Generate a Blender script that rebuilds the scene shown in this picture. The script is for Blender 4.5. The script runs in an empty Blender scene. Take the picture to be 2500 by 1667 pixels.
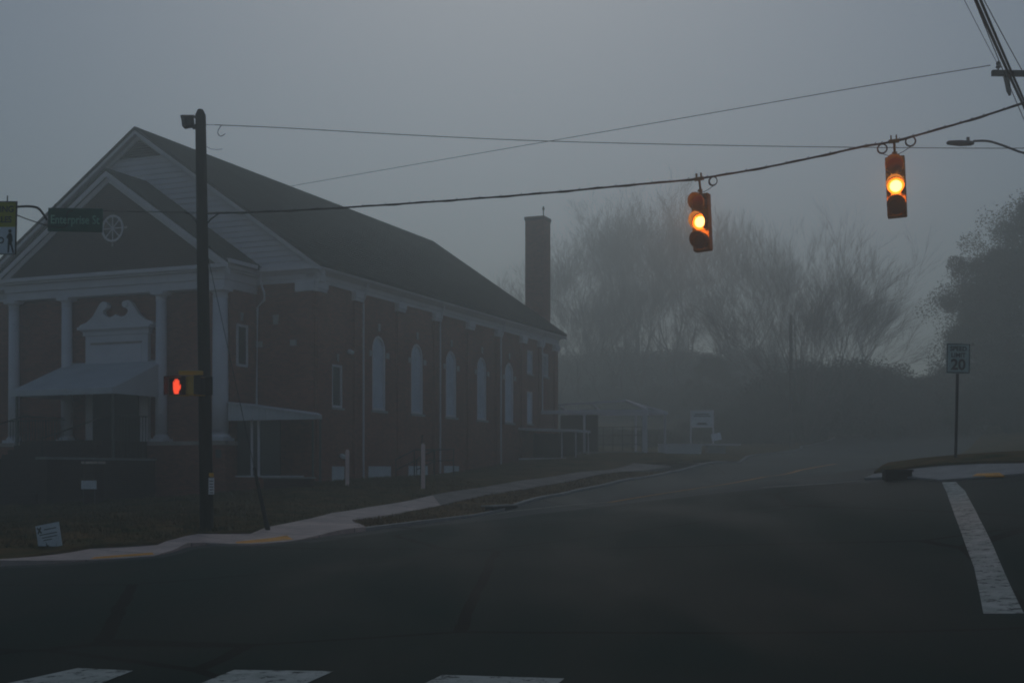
import bpy, bmesh, math, random
import numpy as np
from mathutils import Vector, Matrix
from mathutils.geometry import delaunay_2d_cdt
random.seed(7)
R = math.radians
scene = bpy.context.scene
C = scene.collection

# ------------------------------------------------------------------ camera, sky, sun, exposure
cam_d = bpy.data.cameras.new("camera"); cam = bpy.data.objects.new("camera", cam_d); C.objects.link(cam)
cam.location = (0, 0, 1.5); cam.rotation_euler = (R(90), 0, 0)
cam_d.sensor_width = 36; cam_d.lens = 36 * 3100 / 2500; cam_d.shift_y = 316.5 / 2500
cam_d.clip_end = 2000; cam_d.clip_start = 0.05
scene.camera = cam
SUN_EL, SUN_AZ = 35, 0.0 # azimuth measured right of the view axis, degrees
w = bpy.data.worlds.new("World"); scene.world = w; w.use_nodes = True
nt = w.node_tree; bg = nt.nodes["Background"]
sky = nt.nodes.new("ShaderNodeTexSky"); sky.sky_type = 'NISHITA'; sky.sun_disc = False
sky.sun_elevation = R(SUN_EL); sky.sun_rotation = R(SUN_AZ)
sky.air_density = 1.0; sky.dust_density = 0.7; sky.ozone_density = 1.8
nt.links.new(sky.outputs[0], bg.inputs[0]); bg.inputs[1].default_value = .14
sd = bpy.data.lights.new("sun", 'SUN'); so = bpy.data.objects.new("sun", sd); C.objects.link(so)
sd.energy = 1.0; sd.angle = R(18); sd.color = (1.0, 0.98, 0.96)
sdir = Vector((math.sin(R(SUN_AZ)) * math.cos(R(SUN_EL)), math.cos(R(SUN_AZ)) * math.cos(R(SUN_EL)), math.sin(R(SUN_EL))))
so.rotation_euler = sdir.to_track_quat('Z', 'Y').to_euler()
scene.view_settings.view_transform = 'Standard'; scene.view_settings.look = 'None'
scene.view_settings.exposure = -2.05; scene.view_settings.gamma = 1
scene.render.engine = 'CYCLES'
cy = scene.cycles
cy.max_bounces = 6; cy.diffuse_bounces = 2; cy.glossy_bounces = 2; cy.volume_bounces = 6; cy.transmission_bounces = 2
cy.filter_width = 1.9
cy.sample_clamp_indirect = 4.0
cy.use_denoising = True

# ------------------------------------------------------------------ helpers
def tag(o, label=None, cat=None, group=None, kind=None):
    if label: o['label'] = label
    if cat: o['category'] = cat
    if group: o['group'] = group
    if kind: o['kind'] = kind
    return o
def empty(name, loc=(0, 0, 0), rz=0.0, rot=None):
    o = bpy.data.objects.new(name, None); C.objects.link(o)
    o.location = loc; o.rotation_euler = rot if rot else (0, 0, rz); o.empty_display_size = 0.3
    return o
def children(o): return [c for c in bpy.data.objects if c.parent == o]
def copy_tree(o, parent=None):
    c = o.copy(); C.objects.link(c)
    if parent: c.parent = parent
    for ch in children(o): copy_tree(ch, c)
    return c

def mat(name, col, rough=0.8, var=0.15, scale=4.0, bump=0.0, bscale=None, metal=0.0, spec=0.3, col2=None, detail=6, coord='Object', stretch=None):
    m = bpy.data.materials.new(name); m.use_nodes = True
    n = m.node_tree.nodes; l = m.node_tree.links; b = n["Principled BSDF"]
    b.inputs["Roughness"].default_value = rough; b.inputs["Metallic"].default_value = metal
    b.inputs["Specular IOR Level"].default_value = spec
    tc = n.new("ShaderNodeTexCoord"); mp = n.new("ShaderNodeMapping"); l.new(tc.outputs[coord], mp.inputs[0])
    if stretch: mp.inputs["Scale"].default_value = stretch
    no = n.new("ShaderNodeTexNoise"); no.inputs["Scale"].default_value = scale; no.inputs["Detail"].default_value = detail
    no.inputs["Roughness"].default_value = 0.65
    l.new(mp.outputs[0], no.inputs["Vector"])
    cr = n.new("ShaderNodeValToRGB")
    c2 = col2 if col2 else tuple(c * (1 + var) for c in col)
    c1 = col if col2 else tuple(c * (1 - var) for c in col)
    cr.color_ramp.elements[0].position = 0.32; cr.color_ramp.elements[1].position = 0.68
    cr.color_ramp.elements[0].color = (*c1, 1); cr.color_ramp.elements[1].color = (*c2, 1)
    l.new(no.outputs[0], cr.inputs[0]); l.new(cr.outputs[0], b.inputs["Base Color"])
    if bump:
        n2 = n.new("ShaderNodeTexNoise"); n2.inputs["Scale"].default_value = bscale or scale * 8; n2.inputs["Detail"].default_value = 4
        l.new(mp.outputs[0], n2.inputs["Vector"])
        bp = n.new("ShaderNodeBump"); bp.inputs["Strength"].default_value = bump; bp.inputs["Distance"].default_value = 0.02
        l.new(n2.outputs[0], bp.inputs["Height"]); l.new(bp.outputs[0], b.inputs["Normal"])
    return m
def brick_mat(name, c1, c2, mortar):
    m = bpy.data.materials.new(name); m.use_nodes = True
    n = m.node_tree.nodes; l = m.node_tree.links; b = n["Principled BSDF"]; b.inputs["Roughness"].default_value = 0.9
    b.inputs["Specular IOR Level"].default_value = 0.2
    tc = n.new("ShaderNodeTexCoord"); sx = n.new("ShaderNodeSeparateXYZ"); l.new(tc.outputs["Object"], sx.inputs[0])
    ad = n.new("ShaderNodeMath"); ad.operation = 'ADD'; l.new(sx.outputs[0], ad.inputs[0]); l.new(sx.outputs[1], ad.inputs[1])
    cb = n.new("ShaderNodeCombineXYZ"); l.new(ad.outputs[0], cb.inputs[0]); l.new(sx.outputs[2], cb.inputs[1])
    br = n.new("ShaderNodeTexBrick"); l.new(cb.outputs[0], br.inputs["Vector"])
    br.inputs["Scale"].default_value = 1.0; br.inputs["Brick Width"].default_value = 0.22; br.inputs["Row Height"].default_value = 0.076
    br.inputs["Mortar Size"].default_value = 0.006; br.inputs["Color1"].default_value = (*c1, 1); br.inputs["Color2"].default_value = (*c2, 1)
    br.inputs["Mortar"].default_value = (*mortar, 1)
    no = n.new("ShaderNodeTexNoise"); no.inputs["Scale"].default_value = 0.5; no.inputs["Detail"].default_value = 5; l.new(tc.outputs["Object"], no.inputs["Vector"])
    mx = n.new("ShaderNodeMixRGB"); mx.blend_type = 'MULTIPLY'; mx.inputs[0].default_value = 0.55
    cr = n.new("ShaderNodeValToRGB"); cr.color_ramp.elements[0].position = 0.3; cr.color_ramp.elements[1].position = 0.7
    cr.color_ramp.elements[0].color = (.55, .55, .55, 1); cr.color_ramp.elements[1].color = (1.1, 1.1, 1.1, 1)
    l.new(no.outputs[0], cr.inputs[0]); l.new(br.outputs["Color"], mx.inputs[1]); l.new(cr.outputs[0], mx.inputs[2]); l.new(mx.outputs[0], b.inputs["Base Color"])
    bp = n.new("ShaderNodeBump"); bp.inputs["Distance"].default_value = 0.01; bp.invert = True; l.new(br.outputs["Fac"], bp.inputs["Height"]); l.new(bp.outputs[0], b.inputs["Normal"])
    return m
def emis(name, col, strength):
    m = bpy.data.materials.new(name); m.use_nodes = True
    b = m.node_tree.nodes["Principled BSDF"]; b.inputs["Base Color"].default_value = (*[c * .3 for c in col], 1)
    b.inputs["Emission Color"].default_value = (*col, 1); b.inputs["Emission Strength"].default_value = strength
    return m

M = {}
M['brick'] = brick_mat('red_brick', (.46, .165, .11), (.31, .11, .075), (.34, .23, .18))
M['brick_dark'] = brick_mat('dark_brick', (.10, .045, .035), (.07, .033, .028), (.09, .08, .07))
M['white'] = mat('white_paint', (.86, .82, .85), .55, .07, 1.2, .1, 20)
M['siding'] = mat('white_siding', (.84, .80, .84), .6, .07, .9)
M['roof'] = mat('grey_shingle', (.020, .030, .029), 1.0, .45, .9, .5, 30, spec=0.0)
M['stone'] = mat('limestone', (.52, .49, .47), .8, .1, 3)
M['conc'] = mat('concrete', (.66, .54, .48), .85, .2, 1.6, .25, 25)
def add_joints(m):
    n = m.node_tree.nodes; l = m.node_tree.links; b = n["Principled BSDF"]; src = b.inputs["Base Color"].links[0].from_socket
    tc = n.new("ShaderNodeTexCoord"); mp = n.new("ShaderNodeMapping"); mp.inputs["Rotation"].default_value = (0, 0, R(22.3)); l.new(tc.outputs["Object"], mp.inputs[0])
    br = n.new("ShaderNodeTexBrick"); br.offset = 0; br.inputs["Scale"].default_value = 1; br.inputs["Brick Width"].default_value = 40; br.inputs["Row Height"].default_value = 1.5; br.inputs["Mortar Size"].default_value = .02
    br.inputs["Color1"].default_value = (1, 1, 1, 1); br.inputs["Color2"].default_value = (.72, .72, .74, 1); br.inputs["Mortar"].default_value = (.3, .3, .3, 1); l.new(mp.outputs[0], br.inputs["Vector"])
    mx = n.new("ShaderNodeMixRGB"); mx.blend_type = 'MULTIPLY'; mx.inputs[0].default_value = .8; l.new(src, mx.inputs[1]); l.new(br.outputs[0], mx.inputs[2]); l.new(mx.outputs[0], b.inputs["Base Color"])
add_joints(M['conc'])
def add_wear(m, under, th=.60, scale=7):
    n = m.node_tree.nodes; l = m.node_tree.links; b = n["Principled BSDF"]; src = b.inputs["Base Color"].links[0].from_socket
    tc = n.new("ShaderNodeTexCoord"); no = n.new("ShaderNodeTexNoise"); no.inputs["Scale"].default_value = scale; no.inputs["Detail"].default_value = 10; no.inputs["Roughness"].default_value = .75; l.new(tc.outputs["Object"], no.inputs["Vector"])
    cr = n.new("ShaderNodeValToRGB"); cr.color_ramp.elements[0].position = th - .05; cr.color_ramp.elements[1].position = th + .03; l.new(no.outputs[0], cr.inputs[0])
    mx = n.new("ShaderNodeMixRGB"); l.new(cr.outputs[0], mx.inputs[0]); l.new(src, mx.inputs[1]); mx.inputs[2].default_value = (*under, 1); l.new(mx.outputs[0], b.inputs["Base Color"])
M['old_conc'] = mat('old_concrete', (.30, .265, .24), .9, .3, 1.2, .3, 25); add_joints(M['old_conc'])
M['curb'] = mat('curb_concrete', (.34, .34, .33), .85, .2, 2.0, .25, 25)
M['glass_pale'] = mat('covered_window_glass', (.74, .78, .88), .45, .12, 1.5, spec=.4)
M['glass_dark'] = mat('dark_window_glass', (.035, .045, .05), .25, .2, 1.5, spec=.5)
M['sheet'] = mat('corrugated_metal', (.78, .78, .80), .5, .08, 1.0)
M['black'] = mat('black_metal', (.02, .022, .024), .6, .2, 5)
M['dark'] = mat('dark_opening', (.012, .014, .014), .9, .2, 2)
M['wood'] = mat('pole_wood', (.016, .018, .014), .9, .35, 3, .5, 20, stretch=(6, 6, .4))
M['cable'] = mat('cable_black', (.02, .022, .024), .7, .1, 5)
M['steel'] = mat('galvanised_steel', (.12, .125, .12), .5, .15, 4)
M['grass'] = mat('lawn_grass', (.055, .065, .028), .95, .0, .9, .9, 14, spec=0.0, col2=(.21, .135, .065), detail=9)
M['grass_dry'] = mat('dry_grass', (.12, .09, .04), .95, .0, 1.7, .9, 14, spec=0, col2=(.32, .20, .10), detail=9)
M['soil'] = mat('soil', (.06, .05, .03), .95, .3, .5)
M['amber_body'] = mat('signal_yellow', (.30, .13, .018), .5, .12, 5)
M['visor'] = mat('visor_dark', (.035, .03, .02), .6, .1, 5)
M['lens_red'] = mat('unlit_red_lens', (.05, .01, .008), .3, .1, 5)
M['lens_green'] = mat('unlit_green_lens', (.008, .03, .025), .3, .1, 5)
M['ped_yellow'] = mat('pedestrian_housing_yellow', (.75, .42, .04), .55, .15, 4)
M['pad'] = mat('yellow_tactile', (.85, .38, .02), .7, .15, 3)
M['sign_green'] = mat('street_sign_green', (.0, .10, .065), .5, .1, 3)
M['sign_white'] = mat('sign_white', (.86, .89, .93), .5, .08, 2)
M['sign_yellow'] = mat('sign_yellow', (.42, .40, .015), .5, .08, 2)
M['letter_white'] = mat('letter_white', (.34, .62, .48), .5, .1, 3)
M['ink'] = mat('black_ink', (.015, .018, .02), .6, .1, 3)
M['paint_white'] = mat('road_paint_white', (.30, .36, .32), .8, .0, 3.0, .3, 30, col2=(.55, .58, .54))
M['paint_yellow'] = mat('road_paint_yellow', (.75, .34, .05), .8, .25, 1.5)
add_wear(M['paint_white'], (.03, .045, .04), .58); add_wear(M['paint_yellow'], (.06, .07, .06), .56, 5); add_wear(M['pad'], (.12, .10, .07), .62, 4)
M['bark'] = mat('tree_bark', (.13, .12, .11), .95, .25, 2)
M['leaf'] = mat('evergreen_leaf', (.045, .075, .055), .9, .45, .8, spec=.1)
M['leaf2'] = mat('autumn_leaf', (.08, .10, .065), .9, .45, .8, spec=.1)
M['post'] = mat('pinkish_post_paint', (.95, .72, .68), .7, .08, 2)

def asphalt(name, c1, c2):
    m = bpy.data.materials.new(name); m.use_nodes = True
    n = m.node_tree.nodes; l = m.node_tree.links; b = n["Principled BSDF"]
    tc = n.new("ShaderNodeTexCoord")
    mp = n.new("ShaderNodeMapping"); mp.inputs["Rotation"].default_value = (0, 0, R(-22)); mp.inputs["Scale"].default_value = (1, .22, 1)
    l.new(tc.outputs["Object"], mp.inputs[0])
    n1 = n.new("ShaderNodeTexNoise"); n1.inputs["Scale"].default_value = .45; n1.inputs["Detail"].default_value = 7; l.new(mp.outputs[0], n1.inputs["Vector"])
    n2 = n.new("ShaderNodeTexNoise"); n2.inputs["Scale"].default_value = 42; n2.inputs["Detail"].default_value = 6; n2.inputs["Roughness"].default_value = .8; l.new(tc.outputs["Object"], n2.inputs["Vector"])
    mx = n.new("ShaderNodeMath"); mx.operation = 'MULTIPLY_ADD'; mx.inputs[1].default_value = .5; l.new(n2.outputs[0], mx.inputs[0]); l.new(n1.outputs[0], mx.inputs[2])
    cr = n.new("ShaderNodeValToRGB"); cr.color_ramp.elements[0].position = .58; cr.color_ramp.elements[1].position = .92
    cr.color_ramp.elements[0].color = (*c1, 1); cr.color_ramp.elements[1].color = (*c2, 1); l.new(mx.outputs[0], cr.inputs[0])
    # tar-filled cracks: thin voronoi edges broken by noise
    vo = n.new("ShaderNodeTexVoronoi"); vo.feature = 'DISTANCE_TO_EDGE'; vo.inputs["Scale"].default_value = .16
    n3 = n.new("ShaderNodeTexNoise"); n3.inputs["Scale"].default_value = .8; n3.inputs["Detail"].default_value = 5
    l.new(tc.outputs["Object"], n3.inputs["Vector"])
    vm = n.new("ShaderNodeMixRGB"); vm.inputs[0].default_value = .12; l.new(tc.outputs["Object"], vm.inputs[1]); l.new(n3.outputs["Color"], vm.inputs[2]); l.new(vm.outputs[0], vo.inputs["Vector"])
    ck = n.new("ShaderNodeMath"); ck.operation = 'LESS_THAN'; ck.inputs[1].default_value = .008; l.new(vo.outputs["Distance"], ck.inputs[0])
    md = n.new("ShaderNodeMixRGB"); l.new(ck.outputs[0], md.inputs[0]); l.new(cr.outputs[0], md.inputs[1]); md.inputs[2].default_value = (*[c * .5 for c in c1], 1)
    l.new(md.outputs[0], b.inputs["Base Color"])
    rr = n.new("ShaderNodeMapRange"); rr.inputs[1].default_value = .35; rr.inputs[2].default_value = .7; rr.inputs[3].default_value = .62; rr.inputs[4].default_value = .85
    l.new(n1.outputs[0], rr.inputs[0]); l.new(rr.outputs[0], b.inputs["Roughness"])
    b.inputs["Specular IOR Level"].default_value = .05
    bp = n.new("ShaderNodeBump"); bp.inputs["Strength"].default_value = .5; bp.inputs["Distance"].default_value = .01; l.new(n2.outputs[0], bp.inputs["Height"]); l.new(bp.outputs[0], b.inputs["Normal"])
    return m
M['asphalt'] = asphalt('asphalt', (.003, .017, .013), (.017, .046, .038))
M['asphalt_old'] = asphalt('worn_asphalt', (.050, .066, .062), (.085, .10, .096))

class MB:
    def __init__(s): s.bm = bmesh.new()
    def box(s, c, size, rz=0.0, rot=None):
        m = Matrix.Translation(c) @ (rot.to_4x4() if rot else Matrix.Rotation(rz, 4, 'Z')) @ Matrix.Diagonal((*size, 1))
        bmesh.ops.create_cube(s.bm, size=1, matrix=m); return s
    def bx(s, x0, x1, y0, y1, z0, z1):
        return s.box(((x0 + x1) / 2, (y0 + y1) / 2, (z0 + z1) / 2), (abs(x1 - x0), abs(y1 - y0), abs(z1 - z0)))
    def prism(s, pts, ext):          # planar polygon pushed along a vector
        ext = Vector(ext); a = [s.bm.verts.new(p) for p in pts]; b = [s.bm.verts.new(Vector(p) + ext) for p in pts]; n = len(pts)
        s.bm.faces.new(a); s.bm.faces.new(b[::-1])
        for i in range(n): s.bm.faces.new((a[i], b[i], b[(i + 1) % n], a[(i + 1) % n]))
        return s
    def ring(s, outer, inner, ext):  # frame between two loops with equal count
        ext = Vector(ext); n = len(outer)
        o = [s.bm.verts.new(p) for p in outer]; i_ = [s.bm.verts.new(p) for p in inner]
        o2 = [s.bm.verts.new(Vector(p) + ext) for p in outer]; i2 = [s.bm.verts.new(Vector(p) + ext) for p in inner]
        for k in range(n):
            j = (k + 1) % n
            s.bm.faces.new((o[k], o[j], i_[j], i_[k])); s.bm.faces.new((o2[j], o2[k], i2[k], i2[j]))
            s.bm.faces.new((o[j], o[k], o2[k], o2[j])); s.bm.faces.new((i_[k], i_[j], i2[j], i2[k]))
        return s
    def tube(s, pts, r, n=8, cap=True):
        pts = [Vector(p) for p in pts]; rs = r if isinstance(r, (list, tuple)) else [r] * len(pts)
        prev = None; up = Vector((0, 0, 1))
        for i, p in enumerate(pts):
            t = (pts[min(i + 1, len(pts) - 1)] - pts[max(i - 1, 0)]).normalized()
            u = up.cross(t)
            if u.length < .05: u = Vector((1, 0, 0)).cross(t)
            u.normalize(); v = t.cross(u)
            ring = [s.bm.verts.new(p + (u * math.cos(2 * math.pi * k / n) + v * math.sin(2 * math.pi * k / n)) * rs[i]) for k in range(n)]
            if prev:
                for k in range(n): s.bm.faces.new((prev[k], prev[(k + 1) % n], ring[(k + 1) % n], ring[k]))
            elif cap: s.bm.faces.new(ring[::-1])
            prev = ring
        if cap: s.bm.faces.new(prev)
        return s
    def lathe(s, prof, n=24, c=(0, 0, 0)):   # (r, z) profile about z
        c = Vector(c); prev = None
        for r, z in prof:
            ring = [s.bm.verts.new(c + Vector((r * math.cos(2 * math.pi * k / n), r * math.sin(2 * math.pi * k / n), z))) for k in range(n)]
            if prev:
                for k in range(n): s.bm.faces.new((prev[k], prev[(k + 1) % n], ring[(k + 1) % n], ring[k]))
            else: s.bm.faces.new(ring[::-1])
            prev = ring
        s.bm.faces.new(prev); return s
    def build(s, name, m, parent=None, smooth=False, bevel=0.0, label=None):
        bmesh.ops.recalc_face_normals(s.bm, faces=s.bm.faces)
        me = bpy.data.meshes.new(name); s.bm.to_mesh(me); s.bm.free()
        if smooth:
            for p in me.polygons: p.use_smooth = True
        o = bpy.data.objects.new(name, me); me.materials.append(m); C.objects.link(o)
        if parent: o.parent = parent
        if bevel:
            b = o.modifiers.new('b', 'BEVEL'); b.width = bevel; b.segments = 2; b.limit_method = 'ANGLE'
        if label: o['label'] = label
        return o
def raw(name, verts, faces, m, parent=None):
    me = bpy.data.meshes.new(name); me.from_pydata(verts, [], faces); me.update(); me.materials.append(m)
    o = bpy.data.objects.new(name, me); C.objects.link(o)
    if parent: o.parent = parent
    return o
def text_mesh(name, txt, size, m, parent, mtx, depth=.004, bold=0.0, sx=1.0):
    cu = bpy.data.curves.new(name + '_c', 'FONT'); cu.body = txt; cu.size = size; cu.align_x = 'CENTER'; cu.align_y = 'CENTER'
    cu.extrude = depth; cu.offset = bold
    t = bpy.data.objects.new('tmp', cu); C.objects.link(t)
    dg = bpy.context.evaluated_depsgraph_get(); me = bpy.data.meshes.new_from_object(t.evaluated_get(dg))
    bpy.data.objects.remove(t); bpy.data.curves.remove(cu)
    me.name = name; me.transform(mtx @ Matrix.Diagonal((sx, 1, 1, 1))); me.materials.clear(); me.materials.append(m)
    o = bpy.data.objects.new(name, me); C.objects.link(o); o.parent = parent
    return o
FACE = Matrix.Rotation(R(90), 4, 'X')   # text plane xy -> xz, readable from -y

# ------------------------------------------------------------------ terrain (thin plate spline through surveyed spots)
F_, HY, CX = 3100.0, 1150.0, 1250.0
def at(px, py, Y): return Vector(((px - CX) / F_ * Y, Y, 1.5 + (HY - py) / F_ * Y))
OX, OY = -7.463, 48.0; YAW = -22.277804 * math.pi / 180
rv = Vector((math.cos(YAW), math.sin(YAW))); dv = Vector((-math.sin(YAW), math.cos(YAW)))
def W(x, y): return (OX + rv.x * x + dv.x * y, OY + rv.y * x + dv.y * y)   # church plan -> world
P = [(0, 0, 0), (-10, 4, -.1), (10, 4, .1), (-5, 11, 0), (5, 13, 0), (7.9, 20.6, .76), (9.7, 28, 1.25), (11, 31.5, 1.75), (0, 20, .15), (16, 14, .9), (18, 28, 1.9),
     (-8.9, 22, -.13), (-7.4, 24, -.05), (-6.3, 25.6, 0), (-5, 27.7, .05), (-6.8, 28, .13), (-1.46, 37.6, .14), (6.4, 56.8, 1.1), (17.6, 84, 2.7),
     (2.6, 38.3, .5), (8.2, 49.5, 1.02), (13.8, 61.1, 1.5), (21.5, 78, 2.4), (25.5, 80, 2.75), (20, 45, 2.0), (14.5, 45, 1.62), (20, 60, 2.0), (31, 80, 3.4), (17, 92, 3.2), (10.7, 97, 3.3), (26, 98, 3.6), (21, 125, 5.2), (38, 115, 5.4),
     (-11, 25, .0), (-25, 38, -.2), (-30, 18, -.5), (-25, 0, -.5), (-30, -20, -.5), (30, -20, .6), (40, 10, 2.2), (45, 50, 4.5), (60, 110, 8), (-60, 20, -1), (-60, 90, 0),
     (-12, 82, 2.6), (-40, 70, .6), (-2, 112, 4.4), (-35, 115, 3.2), (5, 135, 6.3), (40, 140, 8.5)]
def loc(x, y, z): P.append((*W(x, y), z))
for q in ((.3, 3.5, 1.1), (.3, 8, 1.17), (.3, 14, 1.45), (.3, 20, 1.95), (.3, 25, 2.2), (.5, -.9, .95), (-3, -2.5, .45), (-8, -5, .35), (-14, -4, .25), (2.5, -3, .95), (4, -6, .75),
          (4, 3, 1.15), (5, 12, 1.5), (5, 22, 2.25), (-18, 10, .5), (-4, -9, .3), (3, -11, .4), (-2, -12, .15), (9.3, 2, .62), (9.3, 8, .88), (9.3, 20, 1.42), (9.3, 30, 1.95), (16.5, 2, 1.15), (16.5, 12, 1.42), (16.5, 30, 2.1), (2.6, 21, 2.15), (6.5, 24, 2.4), (10, 32, 2.3)): loc(*q)
A = np.array(P, float); sc_ = 20.0
def _U(r): return np.where(r < 1e-6, 0, r * r * np.log(np.maximum(r, 1e-6)))
_n = len(A); _K = _U(np.hypot(A[:, None, 0] - A[None, :, 0], A[:, None, 1] - A[None, :, 1]) / sc_) + np.eye(_n) * 0.004
_Pm = np.c_[np.ones(_n), A[:, 0] / sc_, A[:, 1] / sc_]
_c = np.linalg.solve(np.block([[_K, _Pm], [_Pm.T, np.zeros((3, 3))]]), np.r_[A[:, 2], 0, 0, 0])
def hs(X, Y):
    X = np.atleast_1d(np.asarray(X, float)); Y = np.atleast_1d(np.asarray(Y, float))
    Xc = np.clip(X, -70, 70); Yc = np.clip(Y, -30, 145)
    r = np.hypot(Xc[:, None] - A[None, :, 0], Yc[:, None] - A[None, :, 1]) / sc_
    return _U(r) @ _c[:_n] + _c[_n] + _c[_n + 1] * Xc / sc_ + _c[_n + 2] * Yc / sc_
def h(x, y): return float(hs(x, y)[0])
def G(px, py, ymax=150):        # where the sight line of a photo point meets the ground, in plan
    Y = np.arange(6, ymax, .1); X = (px - CX) / F_ * Y; z = 1.5 + (HY - py) / F_ * Y
    d = z - hs(X, Y); k = np.where(d <= 0)[0]
    i = k[0] if len(k) else int(np.argmin(d))
    return (float(X[i]), float(Y[i]))
def inside(poly, X, Y):
    c = np.zeros(len(X), bool); n = len(poly)
    for i in range(n):
        x1, y1 = poly[i]; x2, y2 = poly[(i + 1) % n]
        if y1 == y2: continue
        c ^= ((y1 > Y) != (y2 > Y)) & (X < (x2 - x1) * (Y - y1) / (y2 - y1) + x1)
    return c
def densify(poly, step, closed=True):
    out = []; n = len(poly)
    for i in range(n if closed else n - 1):
        a = Vector(poly[i]); b = Vector(poly[(i + 1) % n]); k = max(1, int((b - a).length / step))
        out += [tuple(a.lerp(b, j / k)) for j in range(k)]
    if not closed: out.append(tuple(poly[-1]))
    return out
def region(name, poly, step, zf, m, skirt=0.0, kind='structure', jitter=0.0):
    b = densify(poly, step)
    xs = [p[0] for p in b]; ys = [p[1] for p in b]
    gx, gy = np.meshgrid(np.arange(min(xs) + step * .37, max(xs), step), np.arange(min(ys) + step * .41, max(ys), step)); gx = gx.ravel(); gy = gy.ravel()
    k = inside(b, gx, gy); gx, gy = gx[k], gy[k]
    B = np.array(b)
    if len(gx):
        dm = np.full(len(gx), 1e9)
        for q in B: dm = np.minimum(dm, np.hypot(gx - q[0], gy - q[1]))
        gx, gy = gx[dm > step * .45], gy[dm > step * .45]
    co = [Vector(p) for p in b] + [Vector((float(x), float(y))) for x, y in zip(gx, gy)]
    nb = len(b); v, e, f, *_ = delaunay_2d_cdt(co, [], [list(range(nb))], 1, 1e-5)
    z = hs([q.x for q in v], [q.y for q in v])
    V = [(q.x, q.y, float(zz) + zf(q.x, q.y)) for q, zz in zip(v, z)]
    if jitter: V = [(a, bb, c + random.uniform(-jitter, jitter)) for a, bb, c in V]
    Fc = [tuple(q) for q in f]
    if skirt:
        cnt = {}
        for q in Fc:
            for i in range(len(q)): a, c = q[i], q[(i + 1) % len(q)]; cnt.setdefault((min(a, c), max(a, c)), []).append((a, c))
        low = {}
        for kk, es in cnt.items():
            if len(es) == 1:
                a, c = es[0]
                for t in (a, c):
                    if t not in low: low[t] = len(V); V.append((V[t][0], V[t][1], V[t][2] - skirt))
                Fc.append((c, a, low[a], low[c]))
    o = raw(name, V, Fc, m)
    return tag(o, kind=kind) if kind else o
def offset(path, d):     # shift an open path sideways (left of travel positive)
    out = []
    for i, p in enumerate(path):
        a = Vector(path[max(i - 1, 0)]); b = Vector(path[min(i + 1, len(path) - 1)]); t = (b - a).normalized()
        out.append((p[0] - t.y * d, p[1] + t.x * d))
    return out

# base ground sheet, fine near, coarse far
gr = []
ax = np.r_[np.arange(-330, -70, 20), np.arange(-70, 70, 2.5), np.arange(70, 331, 20)]
ay = np.r_[np.arange(-110, -30, 20), np.arange(-30, 145, 2.5), np.arange(145, 401, 17)]
gx, gy = np.meshgrid(ax, ay); gz = hs(gx.ravel(), gy.ravel()) - .45
nx, ny = len(ax), len(ay)
raw('ground', [(float(a), float(b), float(c)) for a, b, c in zip(gx.ravel(), gy.ravel(), gz)],
    [(j * nx + i, j * nx + i + 1, (j + 1) * nx + i + 1, (j + 1) * nx + i) for j in range(ny - 1) for i in range(nx - 1)], M['grass'])['kind'] = 'structure'

curb_px = [(0, 1384), (129, 1377), (218, 1370), (376, 1358), (425, 1347), (456, 1336), (503, 1331), (560, 1333), (610, 1333), (717, 1321), (800, 1309), (893, 1297), (1000, 1283), (1126, 1267),
           (1206, 1254), (1267, 1236), (1398, 1204), (1514, 1178), (1640, 1155), (1767, 1130), (1889, 1108), (1959, 1098)]
curb = [G(*p) for p in curb_px]
cl = [W(9.6, 52), W(9.0, 75)]
left_far = [(-16, 18.5), (-30, 15.5), (-60, 12)]
curbL = left_far[::-1] + curb + [cl[0], cl[1]]
walk_in = [G(*p) for p in [(0, 1380), (221, 1345), (384, 1338), (452, 1316), (483, 1311), (612, 1308), (697, 1289), (810, 1262), (900, 1247), (1000, 1231), (1056, 1217), (1182, 1196), (1281, 1178), (1398, 1161), (1547, 1136)]]
walk_out = [G(*p) for p in [(857, 1279), (1000, 1256), (1075, 1242), (1173, 1219), (1327, 1192), (1514, 1157)]]
pads = [((220, 1367), (376, 1355), (372, 1350), (232, 1361)), ((578, 1331), (716, 1318), (700, 1311), (575, 1324))]
padw = [[G(*q) for q in p] for p in pads]
padc = [tuple(np.mean(np.array(p), 0)) for p in padw]
def walk_z(x, y):
    d = min(math.hypot(x - c[0], y - c[1]) for c in padc)
    return .012 + .10 * min(1, max(0, (d - .7) / 1.6))

# road sheet: everything right of the left kerb
road_poly = curbL + [(60, 140), (60, -25), (-60, -25)]
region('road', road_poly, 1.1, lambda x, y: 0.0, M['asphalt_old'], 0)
# newer, darker asphalt of the crossing and near approach
patch = [G(*p) for p in [(760, 1326), (1120, 1278), (1300, 1256), (1560, 1226), (1760, 1204), (1950, 1188), (2100, 1180)]]
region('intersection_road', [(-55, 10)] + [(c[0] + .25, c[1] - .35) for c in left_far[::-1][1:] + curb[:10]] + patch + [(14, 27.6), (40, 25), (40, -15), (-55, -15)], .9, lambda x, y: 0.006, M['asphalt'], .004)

# sidewalk at the corner and up the hill
wl = [(-30, 16.9), (-16, 19.9)]
sidewalk_poly = [c for c in curb[:12]] + walk_out[:3] + walk_in[:11][::-1]
region('sidewalk', sidewalk_poly, .5, walk_z, M['conc'], .16)
region('upper_sidewalk', walk_out[2:] + [G(1640, 1143)] + walk_in[10:][::-1], .5, walk_z, M['old_conc'], .16)
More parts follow.
